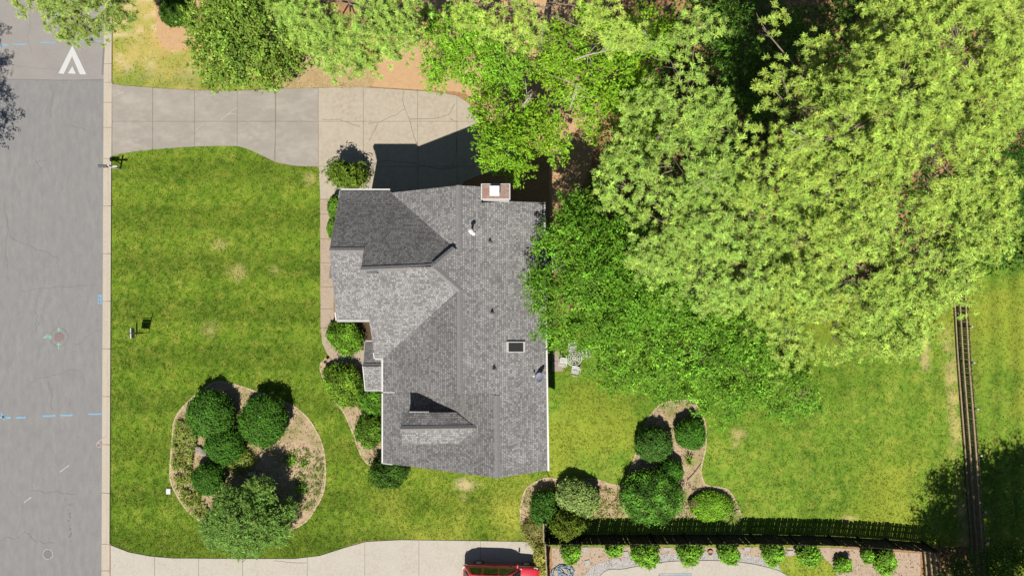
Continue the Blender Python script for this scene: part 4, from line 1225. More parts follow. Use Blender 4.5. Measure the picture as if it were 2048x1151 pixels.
# ------------------------------------------------------------------ pines
pine('pine_tree', 'broad yellow-green pine filling the upper right, tallest crown over the back garden', lobes_px([(1690, 270, 120, 17), (1590, 215, 90, 16), (1800, 190, 120, 16.5), (1850, 330, 130, 16), (1700, 390, 130, 16), (1570, 330, 110, 15), (1930, 90, 110, 15), (1790, 80, 80, 15), (1960, 220, 80, 14), (1960, 370, 70, 14), (1700, 150, 60, 15.5), (1630, 110, 36, 14), (1525, 55, 34, 13), (1880, 20, 70, 14), (2030, 120, 60, 13), (2030, 30, 50, 12), (2020, 210, 40, 12)]), P(1450, 380), G_PINE_Y, .30, seed=1)
pine('pine_tree', 'pine crown reaching lowest over the back lawn beside the picket fence', lobes_px([(1700, 560, 110, 13), (1820, 510, 120, 13.5), (1930, 450, 85, 13), (1590, 590, 85, 12), (1560, 690, 55, 11), (1790, 630, 85, 12), (1660, 660, 65, 11.5), (1880, 590, 65, 12), (1620, 490, 90, 14), (1730, 470, 80, 14), (1980, 420, 45, 12)]), P(1560, 545), G_PINE, .27, seed=2)
pine('pine_tree', 'pine crown nearest the house, between the chimney and the tallest pine', lobes_px([(1270, 380, 70, 12.5), (1370, 330, 85, 14), (1450, 420, 95, 14), (1330, 450, 85, 12.5), (1250, 300, 45, 12), (1410, 560, 70, 11.5), (1490, 520, 85, 13), (1530, 430, 70, 13.5), (1300, 540, 50, 11)]), P(1260, 455), G_PINE_B, .24, seed=3)
pine('pine_tree', 'slim pine left of the dark gap at the top edge', lobes_px([(1340, 120, 50, 14), (1370, 215, 70, 14), (1300, 205, 45, 12), (1395, 60, 40, 14), (1440, 260, 50, 14), (1475, 330, 50, 14.5)]), P(1240, 350), G_PINE_B, .2, seed=4)
pine('pine_tree', 'soft pine over the sandy soil at the top edge above the driveway', lobes_px([(640, 40, 65, 10), (730, 35, 70, 10), (790, 70, 42, 9.5), (690, 115, 38, 8.5), (590, 15, 40, 9.5), (740, 110, 32, 8.5), (660, 95, 40, 8.5), (810, 20, 40, 10)]), P(735, 10), G_PINE_B, .2, seed=5, group='pines along the top edge', tuft_per=12)
pine('pine_tree', 'pale pine at the top edge above the leafy trees, left of centre gap', lobes_px([(1110, 12, 70, 16), (1200, 40, 55, 16), (1010, 15, 55, 15), (1060, 60, 40, 14), (1250, 90, 35, 14), (940, 5, 50, 13)]), P(1075, 150), G_PINE_Y, .22, seed=6, group='pines along the top edge')
pine('pine_tree', 'pine branches hanging over the road in the upper left corner', lobes_px([(115, 25, 40, 9, .5), (170, 45, 40, 9, .5), (215, 15, 36, 9, .5), (245, 35, 16, 8.5, .5), (70, -5, 36, 9, .5), (145, 75, 16, 8.5, .5), (150, -40, 70, 10)]), P(300, -60), T(166, 190, 90), .2, seed=7, group='pines along the top edge', tuft_per=9)

# ------------------------------------------------------------------ leafy trees
broadleaf('broadleaf_tree', 'bright green leafy tree overhanging the driveway and its shaded apron', 'tree', lobes_px([(1005, 295, 50, 7.8), (1055, 255, 46, 6.6), (985, 238, 38, 6.6), (1035, 335, 28, 7.2), (1105, 290, 34, 5.6), (965, 200, 26, 5.4), (1085, 235, 40, 6)]), P(1085, 270), G_BRIGHT, .15, (.19, .085), 3.0, (.26, 26), 'leafy trees beside the driveway', 21)
broadleaf('broadleaf_tree', 'bright green leafy tree in the middle of the leafy trees, dead branches showing', 'tree', lobes_px([(1150, 165, 50, 7), (1230, 150, 56, 9), (1215, 225, 60, 7.4), (1280, 265, 44, 5.5), (1130, 90, 50, 8), (1290, 70, 56, 9.5), (1190, 45, 40, 7), (1270, 190, 46, 8.6), (1095, 135, 36, 6)]), P(1160, 235), G_BRIGHT, .17, (.19, .085), 3.0, (.26, 26), 'leafy trees beside the driveway', 22)
broadleaf('broadleaf_tree', 'bright green leafy tree over the top of the orange pine straw', 'tree', lobes_px([(945, 130, 48, 5.5), (1010, 110, 50, 7.4), (880, 120, 36, 4.6), (925, 55, 50, 7), (870, 155, 24, 3.6), (1020, 175, 28, 5), (850, 55, 36, 5), (975, 165, 30, 4.2)]), P(960, 120), T(150, 204, 56), .13, (.18, .08), 3.2, (.24, 26), 'leafy trees beside the driveway', 23)
broadleaf('broadleaf_tree', 'mid green fine-leaved tree reaching over the rear gutter of the house roof', 'tree', lobes_px([(1160, 480, 62, 9), (1105, 480, 32, 9.2), (1095, 590, 46, 9.3), (1180, 560, 70, 9.5), (1250, 500, 70, 9), (1200, 640, 62, 8.5), (1130, 650, 36, 8.5), (1270, 590, 70, 9), (1090, 660, 20, 9), (1122, 686, 15, 7), (1150, 425, 40, 8), (1075, 560, 26, 9.2)]), P(1205, 575), G_OAK, .2, (.17, .07), 3.4, (.3, 34), None, 24, csd=.25)
broadleaf('broadleaf_tree', 'wide low green tree spreading over the middle of the back lawn', 'tree', lobes_px([(1300, 650, 75, 6.5), (1390, 690, 80, 6), (1340, 750, 60, 5), (1480, 740, 75, 5), (1260, 720, 50, 5), (1560, 780, 60, 4.2), (1440, 800, 50, 3.6), (1230, 760, 34, 4.4), (1620, 800, 26, 3.0), (1205, 715, 22, 5.5), (1178, 740, 12, 4.5), (1168, 696, 13, 5.5), (1390, 610, 70, 7), (1500, 660, 70, 6), (1320, 590, 60, 7)]), P(1385, 690), T(128, 178, 54), .2, (.16, .07), 3.2, (.26, 30), None, 25, csd=.3)
broadleaf('broadleaf_tree', 'dark green leafy tree at the right edge beside the tallest pine', 'tree', lobes_px([(2040, 320, 40, 6), (2060, 380, 40, 6), (2050, 250, 30, 6), (2070, 440, 30, 5)]), P(1990, 370), G_DARK, .15, (.14, .06), 2.4, (.3, 30), 'trees along the right edge', 26)
broadleaf('magnolia_tree', 'rounded olive green broadleaf tree overlapping the top of the driveway', 'tree', lobes_px([(470, 60, 70, 4.5), (540, 70, 70, 4.5), (500, 130, 50, 3.6), (430, 110, 50, 3.4), (575, 120, 36, 3.4), (410, 40, 42, 3.8), (540, 150, 30, 2.6), (440, 155, 28, 2.2), (480, 0, 70, 5)]), P(490, 90), G_MAG, .16, (.19, .1), 3.4, (.22, 22), None, 27, csd=.25)
broadleaf('understory_tree', 'dark shaded saplings in the gap at the top edge left of the tallest pine', 'tree', lobes_px([(1480, 110, 50, 5), (1550, 150, 46, 5), (1450, 40, 44, 5), (1590, 60, 36, 4.5), (1500, 200, 44, 5), (1640, 120, 30, 4.5)]), P(1420, 170), T(96, 140, 46), .08, (.2, .08), 2.0, (.32, 26), None, 33, csd=.3)
# trees just outside the frame whose shadows fall into it
def from_shadow(bl): return [(((sx - 3.45 * z - CX) / S, -((sy + 18.6 * z) - CY) / S, z), r / S, .8) for sx, sy, r, z in bl]
broadleaf('roadside_tree', 'tree beyond the left edge whose shadow falls on the road', 'tree', from_shadow([(15, 240, 26, 8), (-5, 200, 30, 8.5), (2, 120, 20, 9.5), (-6, 60, 18, 10), (-30, 150, 45, 9), (-40, 240, 40, 8), (6, 275, 14, 7.5)]), ((-60 - CX) / S, -(380 - CY) / S, 0), G_OAK, .2, (.18, .08), 2.0, (.25, 22), None, 28)
lob = from_shadow([(1960, 960, 60, 9), (2040, 990, 80, 10), (1900, 1010, 60, 10), (1980, 1050, 90, 11), (2070, 1090, 90, 9), (1870, 1060, 36, 9), (2090, 950, 60, 11), (1930, 1110, 60, 8), (2030, 930, 40, 11)])
broadleaf('shade_tree', 'dark tree beyond the lower right corner that shades the fence corner', 'tree', lob, ((1960 - CX) / S, -(1240 - CY) / S, 0), G_DARK, .3, (.24, .1), 2.4, (.4, 26), None, 29)
broadleaf('corner_shrub_tree', 'dark green leafy bush outside the corner fence at the lower right edge', 'shrub', lobes_px([(1940, 1135, 36, 2.2), (2000, 1120, 34, 2.4), (2040, 1145, 40, 2.4), (1900, 1150, 26, 1.8), (1965, 1160, 40, 2.4)]), P(1950, 1120), G_DARK, .08, (.13, .06), 3.5, (.2, 22), None, 30)

# ------------------------------------------------------------------ shrubs
GB = 'globe shrubs in the front bed'
shrub('globe_shrub', 'clipped dark green globe at the top left of the front bed', 419, 826, 48, 1.9, T(92, 142, 46), 6500, group=GB)
shrub('globe_shrub', 'largest clipped dark green globe at the top right of the front bed', 527, 842, 50, 2.0, T(90, 140, 44), 7000, group=GB)
shrub('globe_shrub', 'clipped dark green globe in the middle of the front bed', 450, 890, 38, 1.6, T(86, 136, 42), 4500, group=GB)
shrub('globe_shrub', 'smallest clipped dark green globe above the feathery tree in the front bed', 418, 957, 32, 1.5, T(82, 130, 40), 3600, group=GB)
broadleaf('feathery_shrub', 'feathery blue-green shrub at the bottom of the front bed', 'shrub', lobes_px([(490, 1040, 60, 2.2, .8), (440, 1050, 36, 1.7), (540, 1040, 38, 1.8), (520, 985, 30, 2.2), (460, 1000, 28, 1.9), (490, 1070, 42, 1.4), (435, 1070, 26, 1.2), (552, 1064, 26, 1.2), (575, 1020, 18, 1.4)]), P(490, 1020), T(136, 176, 80), .1, (.17, .05), 14, (.17, 26), None, 31, csd=.2, jit=.7)
shrub('azalea', 'large yellow-green shrub at the top of the foundation bed by the path end', 690, 768, 40, 1.3, T(130, 168, 50), 5000, group='foundation shrubs along the front wall', csd=.3, rough=.3)
shrub('azalea', 'small shrub at the path end beside the path light', 662, 745, 16, .8, T(126, 164, 48), 1200, group='foundation shrubs along the front wall')
shrub('azalea', 'mid green shrub against the wall between the porch roof and the lower shrub', 742, 793, 33, 1.4, T(108, 156, 46), 4000, rough=.35, csd=.25, group='foundation shrubs along the front wall')
shrub('azalea', 'rounded green shrub against the wall at the middle of the foundation bed', 740, 861, 32, 1.4, T(110, 148, 46), 4000, rough=.3, csd=.25, group='foundation shrubs along the front wall')
shrub('corner_shrub', 'dark loose shrub at the lower left corner of the house', 783, 942, 34, 1.5, T(84, 122, 42), 3800, (.16, .05), csd=.25, rough=.4, jit=.9)
shrub('porch_shrub', 'light green shrub between the front walk and the porch roof', 690, 672, 31, 1.2, T(122, 168, 48), 4200, csd=.28, rough=.35)
shrub('walk_shrub', 'spiky green shrub at the driveway corner of the house', 696, 350, 24, 2.2, T(122, 150, 50), 2000, (.34, .06), rough=.8, jit=.9)
shrub('hedge_shrub', 'upper green hedge plant between the front walk and the house wall', 671, 415, 15, 1.3, T(112, 156, 46), 1500, group='hedge plants along the front walk', ry=26)
shrub('hedge_shrub', 'lower green hedge plant between the front walk and the house wall', 667, 455, 12, 1.2, T(112, 156, 46), 1200, group='hedge plants along the front walk', ry=24)
shrub('ring_shrub', 'clipped dark shrub in the orange mulch ring at the top edge', 350, 22, 31, 1.4, T(84, 120, 36), 3600)
shrub('globe_shrub', 'clipped green globe at the left of the back bed', 1307, 889, 35, 1.6, T(88, 132, 50), 4200, group='globe shrubs in the back bed')
shrub('globe_shrub', 'clipped green globe at the right of the back bed', 1381, 868, 32, 1.5, T(92, 146, 44), 4000, group='globe shrubs in the back bed')
shrub('globe_shrub', 'small clipped green globe in the middle of the back bed', 1342, 942, 24, 1.2, T(86, 140, 42), 2600, group='globe shrubs in the back bed')
shrub('mottled_shrub', 'large mottled green shrub at the bottom of the back bed by the fence', 1302, 990, 58, 1.9, T(100, 150, 52), 8000, csd=.4, rough=.25)
shrub('pale_shrub', 'pale yellow-green shrub at the left part of the back bed', 1153, 998, 41, 1.5, T(164, 190, 104), 4500, (.14, .08), csd=.1)
shrub('loose_shrub', 'loose mid green shrub left of the pale shrub', 1088, 1008, 27, 1.3, T(92, 140, 52), 3000, rough=.4, jit=.8)
shrub('olive_shrub', 'olive spiky shrub growing in the shadow of the picket fence', 1137, 1046, 29, 2.0, T(122, 144, 46), 2600, (.18, .05), rough=.4, jit=.9)
shrub('mound_shrub', 'bright green low mound in the back bed by the fence shadow', 1424, 1012, 44, .7, T(144, 194, 56), 5000, (.1, .06), ry=30)
shrub('brown_clump', 'small brown dried clump beside the bright green mound', 1387, 1006, 10, .6, T(150, 124, 96), 700, (.1, .03))
NB = 'shrubs along the pool side of the fence'
for lbl, q in (('first pool-side shrub from the red car, beside the blue hose', (1143, 1106, 23, 1.2)), ('second pool-side shrub from the red car, small', (1229, 1097, 17, .9)), ('third pool-side shrub from the red car', (1290, 1110, 26, 1.2)), ('fourth pool-side shrub from the red car', (1373, 1104, 24, 1.2)), ('fifth pool-side shrub from the red car', (1457, 1105, 28, 1.2)), ('sixth pool-side shrub from the red car', (1544, 1105, 24, 1.2)), ('seventh pool-side shrub from the red car', (1614, 1107, 25, 1.2)), ('yellow-green shrub at the edge of the pool lawn', (1685, 1128, 18, .8)), ('shrub on bare soil near the corner fence', (1770, 1118, 24, 1.0)), ('small shrub on bare soil under the fence line', (1735, 1110, 12, .6))):
    shrub('pool_shrub', lbl, q[0], q[1], q[2] * RNG.uniform(.7, .9), q[3] * RNG.uniform(.7, 1), T(138, 190, 60), int(q[2] * 80), (.15, .08), group=NB, rough=RNG.uniform(.4, .6), csd=.25, ry=q[2] * RNG.uniform(.75, 1.05))
shrub('flowering_shrub', 'straggly yellow-green plant with pale flowers in front of the red car', 1079, 1110, 12, 1.0, T(196, 196, 96), 900, (.11, .06), ry=18, rough=.5)
shrub('flowering_shrub', 'straggly yellow-green plant beside the bonnet of the red car', 1083, 1142, 9, 1.0, T(196, 196, 96), 700, (.11, .06), ry=24, rough=.5)
shrub('bed_plant', 'dry yellow-green bush in the bed corner next to the gate panel', 1068, 1060, 20, .6, T(168, 168, 88), 1400, (.12, .03), ry=26, rough=.5)
spiky('yucca', 'spiky yucca in the back bed next to the small globe', 1376, 918, 16, .7, T(158, 188, 74), 60, 'yuccas in the back bed')
spiky('yucca', 'spiky yucca at the right end of the back bed by the fence shadow', 1460, 1028, 22, .8, T(168, 192, 90), 80, 'yuccas in the back bed')
spiky('daylily', 'light green strap-leaved clump at the right side of the front bed', 603, 976, 16, .5, T(134, 184, 62), 70, 'strap-leaved clumps in the front bed', w=.06)
spiky('daylily', 'light green strap-leaved clump in the upper right of the front bed shadow', 583, 921, 14, .4, T(138, 184, 64), 50, 'strap-leaved clumps in the front bed', w=.06)
spiky('daylily', 'small light green strap-leaved clump right of the tall one in the front bed', 608, 928, 10, .35, T(138, 180, 64), 40, 'strap-leaved clumps in the front bed', w=.05)
spiky('daylily', 'pale strap-leaved clump left of the top left globe in the front bed', 372, 872, 16, .5, T(178, 190, 96), 60, 'strap-leaved clumps in the front bed', w=.05)
spiky('daylily', 'small strap-leaved tuft between the largest globe and the white rocks', 529, 894, 7, .3, T(120, 170, 60), 30, 'strap-leaved clumps in the front bed', w=.04)
shrub('bed_plant', 'yellow-green flowering plant right of the middle globe in the front bed', 480, 925, 22, .6, T(158, 176, 82), 1500, (.12, .05), rough=.5)
cover('ground_cover', 'low yellow-green plants along the left side of the front bed', smooth_loop([(360, 840), (395, 870), (385, 940), (405, 990), (420, 1030), (390, 1030), (358, 985), (347, 930), (350, 870)]), .4, T(150, 178, 66), 800, (.2, .06), col2=T(196, 190, 116))
cover('ground_cover', 'sparse weeds on the right of the front bed', smooth_loop([(565, 905), (640, 900), (645, 960), (630, 1010), (600, 1030), (590, 960)]), .2, T(136, 162, 70), 330, (.14, .05))
cover('ground_cover', 'weeds among the mulch of the back bed', smooth_loop([(1050, 985), (1120, 965), (1250, 985), (1240, 1035), (1090, 1075), (1055, 1055)]), .2, T(160, 174, 80), 300, (.14, .05), col2=T(200, 178, 126))
cover('ground_cover', 'green ground cover around the bright green mound', smooth_loop([(1370, 1000), (1420, 985), (1475, 1000), (1480, 1042), (1390, 1045), (1355, 1036)]), .2, T(142, 184, 60), 160, (.1, .06))
cover('ground_cover', 'green plants on the dark soil beside the driveway edge', smooth_loop([(560, 172), (620, 166), (700, 168), (730, 176), (640, 177), (570, 179)]), .2, T(160, 164, 78), 60, (.12, .03))
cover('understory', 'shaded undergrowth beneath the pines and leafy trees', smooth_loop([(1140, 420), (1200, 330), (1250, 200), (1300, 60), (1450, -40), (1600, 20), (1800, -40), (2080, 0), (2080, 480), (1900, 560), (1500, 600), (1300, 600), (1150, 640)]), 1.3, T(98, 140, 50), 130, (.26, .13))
cover('understory', 'undergrowth below the fine-leaved tree behind the house', smooth_loop([(1180, 620), (1300, 590), (1500, 620), (1640, 740), (1600, 815), (1420, 815), (1260, 760)]), .35, T(104, 148, 40), 45, (.16, .06))
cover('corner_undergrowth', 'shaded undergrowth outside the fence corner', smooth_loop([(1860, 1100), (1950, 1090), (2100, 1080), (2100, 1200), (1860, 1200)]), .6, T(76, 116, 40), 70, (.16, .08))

for nm, poly in (('front', bed_front), ('back', bed_south), ('foundation', bed_found), ('pool', neigh_bed)):
    cover('mulch_chips', 'loose bark chips and dry leaves lying on the ' + nm + ' planting bed', poly, .03, T(196, 160, 122, .8), 110 if nm != 'pool' else 50, (.14, .05), col2=T(236, 214, 180, .8))
# ------------------------------------------------------------------ rocks, pavers, small things
def rock(name, label, px, py, w, d, h, mat='stone', rz=0, group=None, cat='rock'):
    me = bpy.data.meshes.new(name)
    import bmesh
    bm = bmesh.new(); bmesh.ops.create_icosphere(bm, subdivisions=2, radius=1)
    rr = random.Random(int(px * 7 + py))
    for v in bm.verts:
        k = 1 + rr.uniform(-.16, .16)
        v.co = Vector((max(-.8, min(.8, v.co.x)) * w / 2 * k * 1.2, max(-.8, min(.8, v.co.y)) * d / 2 * k * 1.2, max(-.5, v.co.z) * h * k))
    bm.to_mesh(me); bm.free()
    o = link(name, me, M[mat], None, tuple(P(px, py, 0)[:2]) + (h * .45,)); o.rotation_euler.z = rz
    return tag(o, label, cat, group)
rock('rock', 'flat grey-brown stone between the middle and smallest globes in the front bed', 402, 900, .95, .45, .2, 'stone', -.6)
rock('rock', 'white angular rock in the front bed above the feathery shrub', 504, 944, .5, .3, .3, 'paver', .3)
rock('rock', 'pale grey rock right of the white rock in the front bed', 514, 954, .45, .42, .3, 'stone', .8)
def block(name, label, px, py, w, d, h, mat, rz=0, cat='paver', group=None, bevel=.015):
    o = MB().box((-w / 2, -d / 2, 0), (w / 2, d / 2, h)).build(name, M[mat], None, False, tuple(P(px, py, 0)[:2]) + (.01,), bevel)
    o.rotation_euler.z = rz
    return tag(o, label, cat, group)
lid = empty('utility_box', tuple(P(338, 981)[:2]) + (0,), 'small pale utility box lid in the front lawn left of the bed', 'utility box')
MB().box((-.16, -.2, 0), (.16, .2, .1)).build('box', M['paver'], lid, bevel=.02)
MB().box((-.13, -.17, .1), (.13, .17, .115)).build('lid', M['white'], lid, bevel=.01)
SG = 'stepping stones in the pool yard'
block('paver', 'square white paver right of the first pool-side shrub, against the fence', 1171, 1097.5, .28, .34, .06, 'paver', .05, group=SG)
block('paver', 'tilted square white paver below the first two pool-side shrubs', 1175, 1124, .33, .36, .06, 'paver', .25, group=SG)
block('paver', 'grey paver between the second and third pool-side shrubs', 1252, 1106, .34, .34, .06, 'paver', .1, group=SG)
block('paver', 'white paver between the third and fourth pool-side shrubs', 1334, 1096, .5, .2, .06, 'paver', group=SG)
block('paver', 'white paver between the fifth and sixth pool-side shrubs', 1494, 1096, .4, .25, .06, 'paver', group=SG)
block('paver', 'cream paver left of the seventh pool-side shrub', 1580, 1104, .4, .3, .06, 'paver', group=SG)
rp = MB().lathe([(.16, 0), (.19, .1), (.17, .12), (.14, .1), (.13, .02)], 18).build('terracotta_ring', M['terracotta'], None, True, tuple(P(1420, 1103)[:2]) + (.02,))
tag(rp, 'terracotta pot rim set in the gravel between two pool-side shrubs', 'pot')
# blue hose coil
pts = []
hc = P(1122, 1146, 0)
for i in range(120):
    t = i * .32; rr_ = .42 + .28 * math.sin(t * .37) + .1 * math.sin(t * 1.7)
    pts.append((hc.x + rr_ * math.cos(t) + .2 * math.sin(t * .11), hc.y + rr_ * .8 * math.sin(t) + .12 * math.cos(t * .23), .04 + .0015 * i + .01 * math.sin(t)))
pts += [(hc.x + .7, hc.y + .5, .05), (hc.x + .9, hc.y + .2, .04), (hc.x + .6, hc.y - .1, .04)]
hz = tuple(P(1122, 1146)[:2])
o = MB().tube([(p[0] - hz[0], p[1] - hz[1], p[2]) for p in pts], .028, 6).build('garden_hose', M['hose'], None, True, hz + (0.02,))
tag(o, 'tangled light blue garden hose on the ground next to the pool-side fence', 'hose')
# path light
pl_ = empty('path_light', tuple(P(654, 722)[:2]) + (0,), 'small black path light where the front walk meets the bed', 'path light')
MB().tube([(0, 0, 0), (0, 0, .4)], .015, 6).build('stake', M['black'], pl_)
MB().lathe([(.03, .38), (.03, .44), (.11, .45), (.02, .52)], 12).build('lamp_shade', M['black'], pl_)
# landscape edging strips
for lbl, pts in (('straight black edging strip leaning up in the back bed path', [(1374, 960), (1388, 945), (1402, 926)]), ('bent black edging strip at the foot of the back bed path', [(1376, 966), (1384, 978), (1421, 974)])):
    b0 = P(*pts[0]); mb = MB()
    mb.tube([P(x, y, .05) - Vector((b0.x, b0.y, 0)) for x, y in pts], .022, 5)
    tag(mb.build('edging_strip', M['black'], None, False, (b0.x, b0.y, 0)), lbl, 'edging', 'loose edging strips')

# mailbox on a white cross-arm post
mbx = empty('mailbox', tuple(P(241, 338)[:2]) + (0,), 'dark grey mailbox on a white wooden post at the kerb', 'mailbox')
MB().box((-.05, -.05, 0), (.05, .05, 1.45)).build('post', M['white'], mbx, bevel=.006)
MB().box((-.72, -.045, .95), (.36, .045, 1.05)).build('arm', M['white'], mbx, bevel=.006)
MB().tube([(-.05, 0, .55), (-.45, 0, .96)], .035, 6).build('brace', M['white'], mbx)
mb = MB(); prof = [(-.09, 0), (.09, 0), (.09, .13)] + [(.09 * math.cos(t), .13 + .09 * math.sin(t)) for t in np.linspace(.3, math.pi - .3, 7)] + [(-.09, .13)]
n = len(prof); v = [(-.78, y, 1.06 + z) for y, z in prof] + [(-.2, y, 1.06 + z) for y, z in prof]
mb.add(v, [(i, (i + 1) % n, n + (i + 1) % n, n + i) for i in range(n)] + [tuple(range(n - 1, -1, -1)), tuple(range(n, 2 * n))])
bx_ = mb.build('box', plain('mailbox_paint', T(112, 106, 110), .45), mbx)
MB().box((-.80, -.085, 1.07), (-.783, .085, 1.24)).build('door', M['sign_grey'], bx_)
MB().box((-.45, -.12, 1.12), (-.42, -.095, 1.3)).build('flag', M['white'], bx_)
# signs on the lawn
rs_ = empty('real_estate_sign', tuple(P(298.5, 664)[:2]) + (0,), 'tall sign with a dark hanging panel and rider on the front lawn', 'sign', rz=-.05)
MB().box((-.02, -.02, 0), (.02, .02, 2.1)).build('post', M['black'], rs_)
MB().box((-.62, -.015, 1.5), (-.02, .015, 1.53)).build('arm', M['black'], rs_)
MB().box((-.58, -.012, .40), (-.03, .012, 1.08)).build('panel', M['black'], rs_)
MB().box((-.58, -.012, 1.13), (-.03, .012, 1.36)).build('rider', M['black'], rs_)
MB().tube([(-.5, 0, 1.36), (-.5, 0, 1.5)], .008, 5).build('hanger', M['black'], rs_)
ys = empty('yard_sign', tuple(P(272, 665)[:2]) + (0,), 'low pale yard sign on wire legs left of the tall sign', 'sign', rz=.03)
MB().box((-.012, -.34, .22), (.012, .34, .64)).build('panel', M['sign_grey'], ys)
MB().box((-.03, -.35, .64), (.03, .35, .66)).build('top_channel', M['white'], ys)
for y in (-.22, .22): MB().tube([(0, y, 0), (0, y, .24)], .008, 5).build('leg', M['black'], ys)

# ------------------------------------------------------------------ patio, table and chairs behind the house
deck = empty('deck', tuple(P(1102, 545)[:2]) + (0,), 'small raised deck with white railing at the back door of the house', 'deck')
d0 = P(1102, 545)
for i in range(9):
    MB().box((-.6, .0 + i * .15, .42), (1.0, .14 + i * .15, .46)).build('deck_board', M['deck'], deck)
for x, y in ((-.02, .02), (.95, .02), (.95, 1.33), (-.02, 1.33)): MB().box((x - .045, y - .045, 0), (x + .045, y + .045, 1.35)).build('post', M['white'], deck)
MB().box((-.06, .0, 1.35), (.06, 1.4, 1.4)).build('handrail', M['white'], deck)
MB().box((-.06, 1.3, 1.41), (1.0, 1.4, 1.45)).build('handrail', M['white'], deck)
for i in range(8): MB().box((-.015, .12 + i * .15, .46), (.015, .15 + i * .15, 1.35)).build('baluster', M['white'], deck)
patio = bpy.data.objects.new('patio', None); COL.objects.link(patio); patio['kind'] = 'structure'
slabs(patio, [(1103, 702), (1124, 700), (1126, 742), (1104, 742)], [], [722], 0, .05, lambda q: M['deck'], .8)
tb = empty('patio_table', tuple(P(1146, 714)[:2]) + (.05,), 'white round wire patio table under the tree behind the house', 'table')
mb = MB()
for r in (.12, .25, .38, .5): mb.tube([(r * math.cos(t), r * math.sin(t), .72) for t in np.linspace(0, 2 * math.pi, 25)], .016 if r < .5 else .026, 5, False)
for k in range(10):
    t = k * math.pi / 5; mb.tube([(.04 * math.cos(t), .04 * math.sin(t), .72), (.5 * math.cos(t), .5 * math.sin(t), .72)], .013, 5)
mb.build('top', M['white'], tb)
for k in range(3):
    t = k * 2.094; MB().tube([(.05 * math.cos(t), .05 * math.sin(t), .7), (.1 * math.cos(t), .1 * math.sin(t), .35), (.38 * math.cos(t), .38 * math.sin(t), 0)], .02, 6).build('leg', M['white'], tb)
def chair(label, px, py, rz):
    e = empty('patio_chair', tuple(P(px, py)[:2]) + (.05,), label, 'chair', 'white patio chairs round the table', rz)
    mb = MB()
    for i in range(6): mb.box((-.24, -.24 + i * .085, .42), (.24, -.18 + i * .085, .435))
    mb.box((-.26, -.26, .4), (-.24, .26, .44)).box((.24, -.26, .4), (.26, .26, .44))
    mb.build('seat', M['white'], e)
    mb = MB().tube([(-.25, .25, .42), (-.25, .32, .95), (0, .35, 1.02), (.25, .32, .95), (.25, .25, .42)], .02, 6)
    for x in (-.15, -.05, .05, .15): mb.tube([(x, .25, .43), (x, .34, .99)], .013, 5)
    mb.build('backrest', M['white'], e)
    for sx in (-1, 1):
        MB().tube([(sx * .25, -.2, .42), (sx * .29, -.18, .65), (sx * .29, .2, .66), (sx * .25, .28, .62)], .018, 6).build('armrest', M['white'], e)
        for y in (-.24, .24): MB().tube([(sx * .24, y, .42), (sx * .26, y * 1.15, 0)], .018, 6).build('leg', M['white'], e)
chair('white patio chair on the house side of the round table', 1126, 722, R(80))
chair('white patio chair on the far side of the round table from the house', 1166, 706, R(-80))
chair('white patio chair at the lower side of the round table', 1150, 738, R(170))
chair('white patio chair at the upper side of the round table', 1142, 692, R(10))
# dead branches among the leafy trees
def dead(label, pts, r=.05, seed=0):
    rr = random.Random(seed); b = P(pts[0][0], pts[0][1], pts[0][2])
    mb = MB(); q = [P(*p) - b for p in pts]
    mb.tube(q, list(np.linspace(r, r * .4, len(q))), 6)
    for i in range(1, len(q)):
        for _ in range(3):
            d = Vector((rr.gauss(0, .28), rr.gauss(0, .28), rr.gauss(.05, .15)))
            mb.tube([q[i], q[i] + d, q[i] + d * 1.7 + Vector((rr.gauss(0, .2), rr.gauss(0, .2), 0))], [r * .45, r * .3, r * .12], 5)
    return tag(mb.build('dead_branch', M['twig'], None, True, b), label, 'branch', 'bare branches among the trees')
dead('pale dead branch forking above the leafy trees at the top centre', [(1150, 120, 9.8), (1175, 110, 10.2), (1200, 105, 10.4), (1230, 98, 10.5)], .05, 1)
dead('pale dead branch beside the brown gap in the leafy trees', [(1140, 215, 9), (1150, 190, 9.6), (1155, 170, 10)], .045, 2)
dead('short pale stump of a dead limb over the straw by the driveway', [(1046, 212, 8.8), (1055, 198, 9.2), (1062, 188, 9.4)], .06, 3)
dead('dead branches at the top left of the dark gap', [(1268, 75, 11), (1290, 62, 11.3), (1300, 85, 11.4)], .05, 4)
dead('thick bare limb in the middle of the tallest pine', [(1590, 262, 17.5), (1615, 280, 17.8), (1640, 290, 17.4)], .07, 5)
dead('bare limb in the pine nearest the house', [(1385, 375, 14.8), (1410, 362, 15), (1430, 350, 15)], .05, 6)

# ------------------------------------------------------------------ red car
cb = P(1003, 1148.5)
car = empty('parked_car', (cb.x + .02, cb.y, .05), 'red sport utility car parked on the pale driveway at the bottom edge', 'car', None, R(-1.6))
W2_ = .94
st = [(-2.55, .55, .62, .80), (-2.5, .42, .95, .90), (-2.2, .32, 1.04, .945), (-1.2, .28, 1.06, .955), (0.2, .28, 1.05, .955), (1.0, .28, 1.03, .95), (1.7, .30, .99, .94), (2.2, .34, .93, .90), (2.46, .42, .82, .80), (2.54, .52, .68, .70)]
v, f = [], []
for x, zb, zt, hw in st:
    ring_ = [(hw * .86, zb), (hw * .97, zb + .1), (hw, (zb + zt) / 2), (hw * .985, zt - .12), (hw * .93, zt - .03), (hw * .8, zt + .015), (hw * .4, zt + .045)]
    ring_ = ring_ + [(-a, b) for a, b in ring_[::-1]]
    v += [(x, a, b) for a, b in ring_]
n = 14
for i in range(len(st) - 1):
    for j in range(n): f.append((i * n + j, i * n + (j + 1) % n, (i + 1) * n + (j + 1) % n, (i + 1) * n + j))
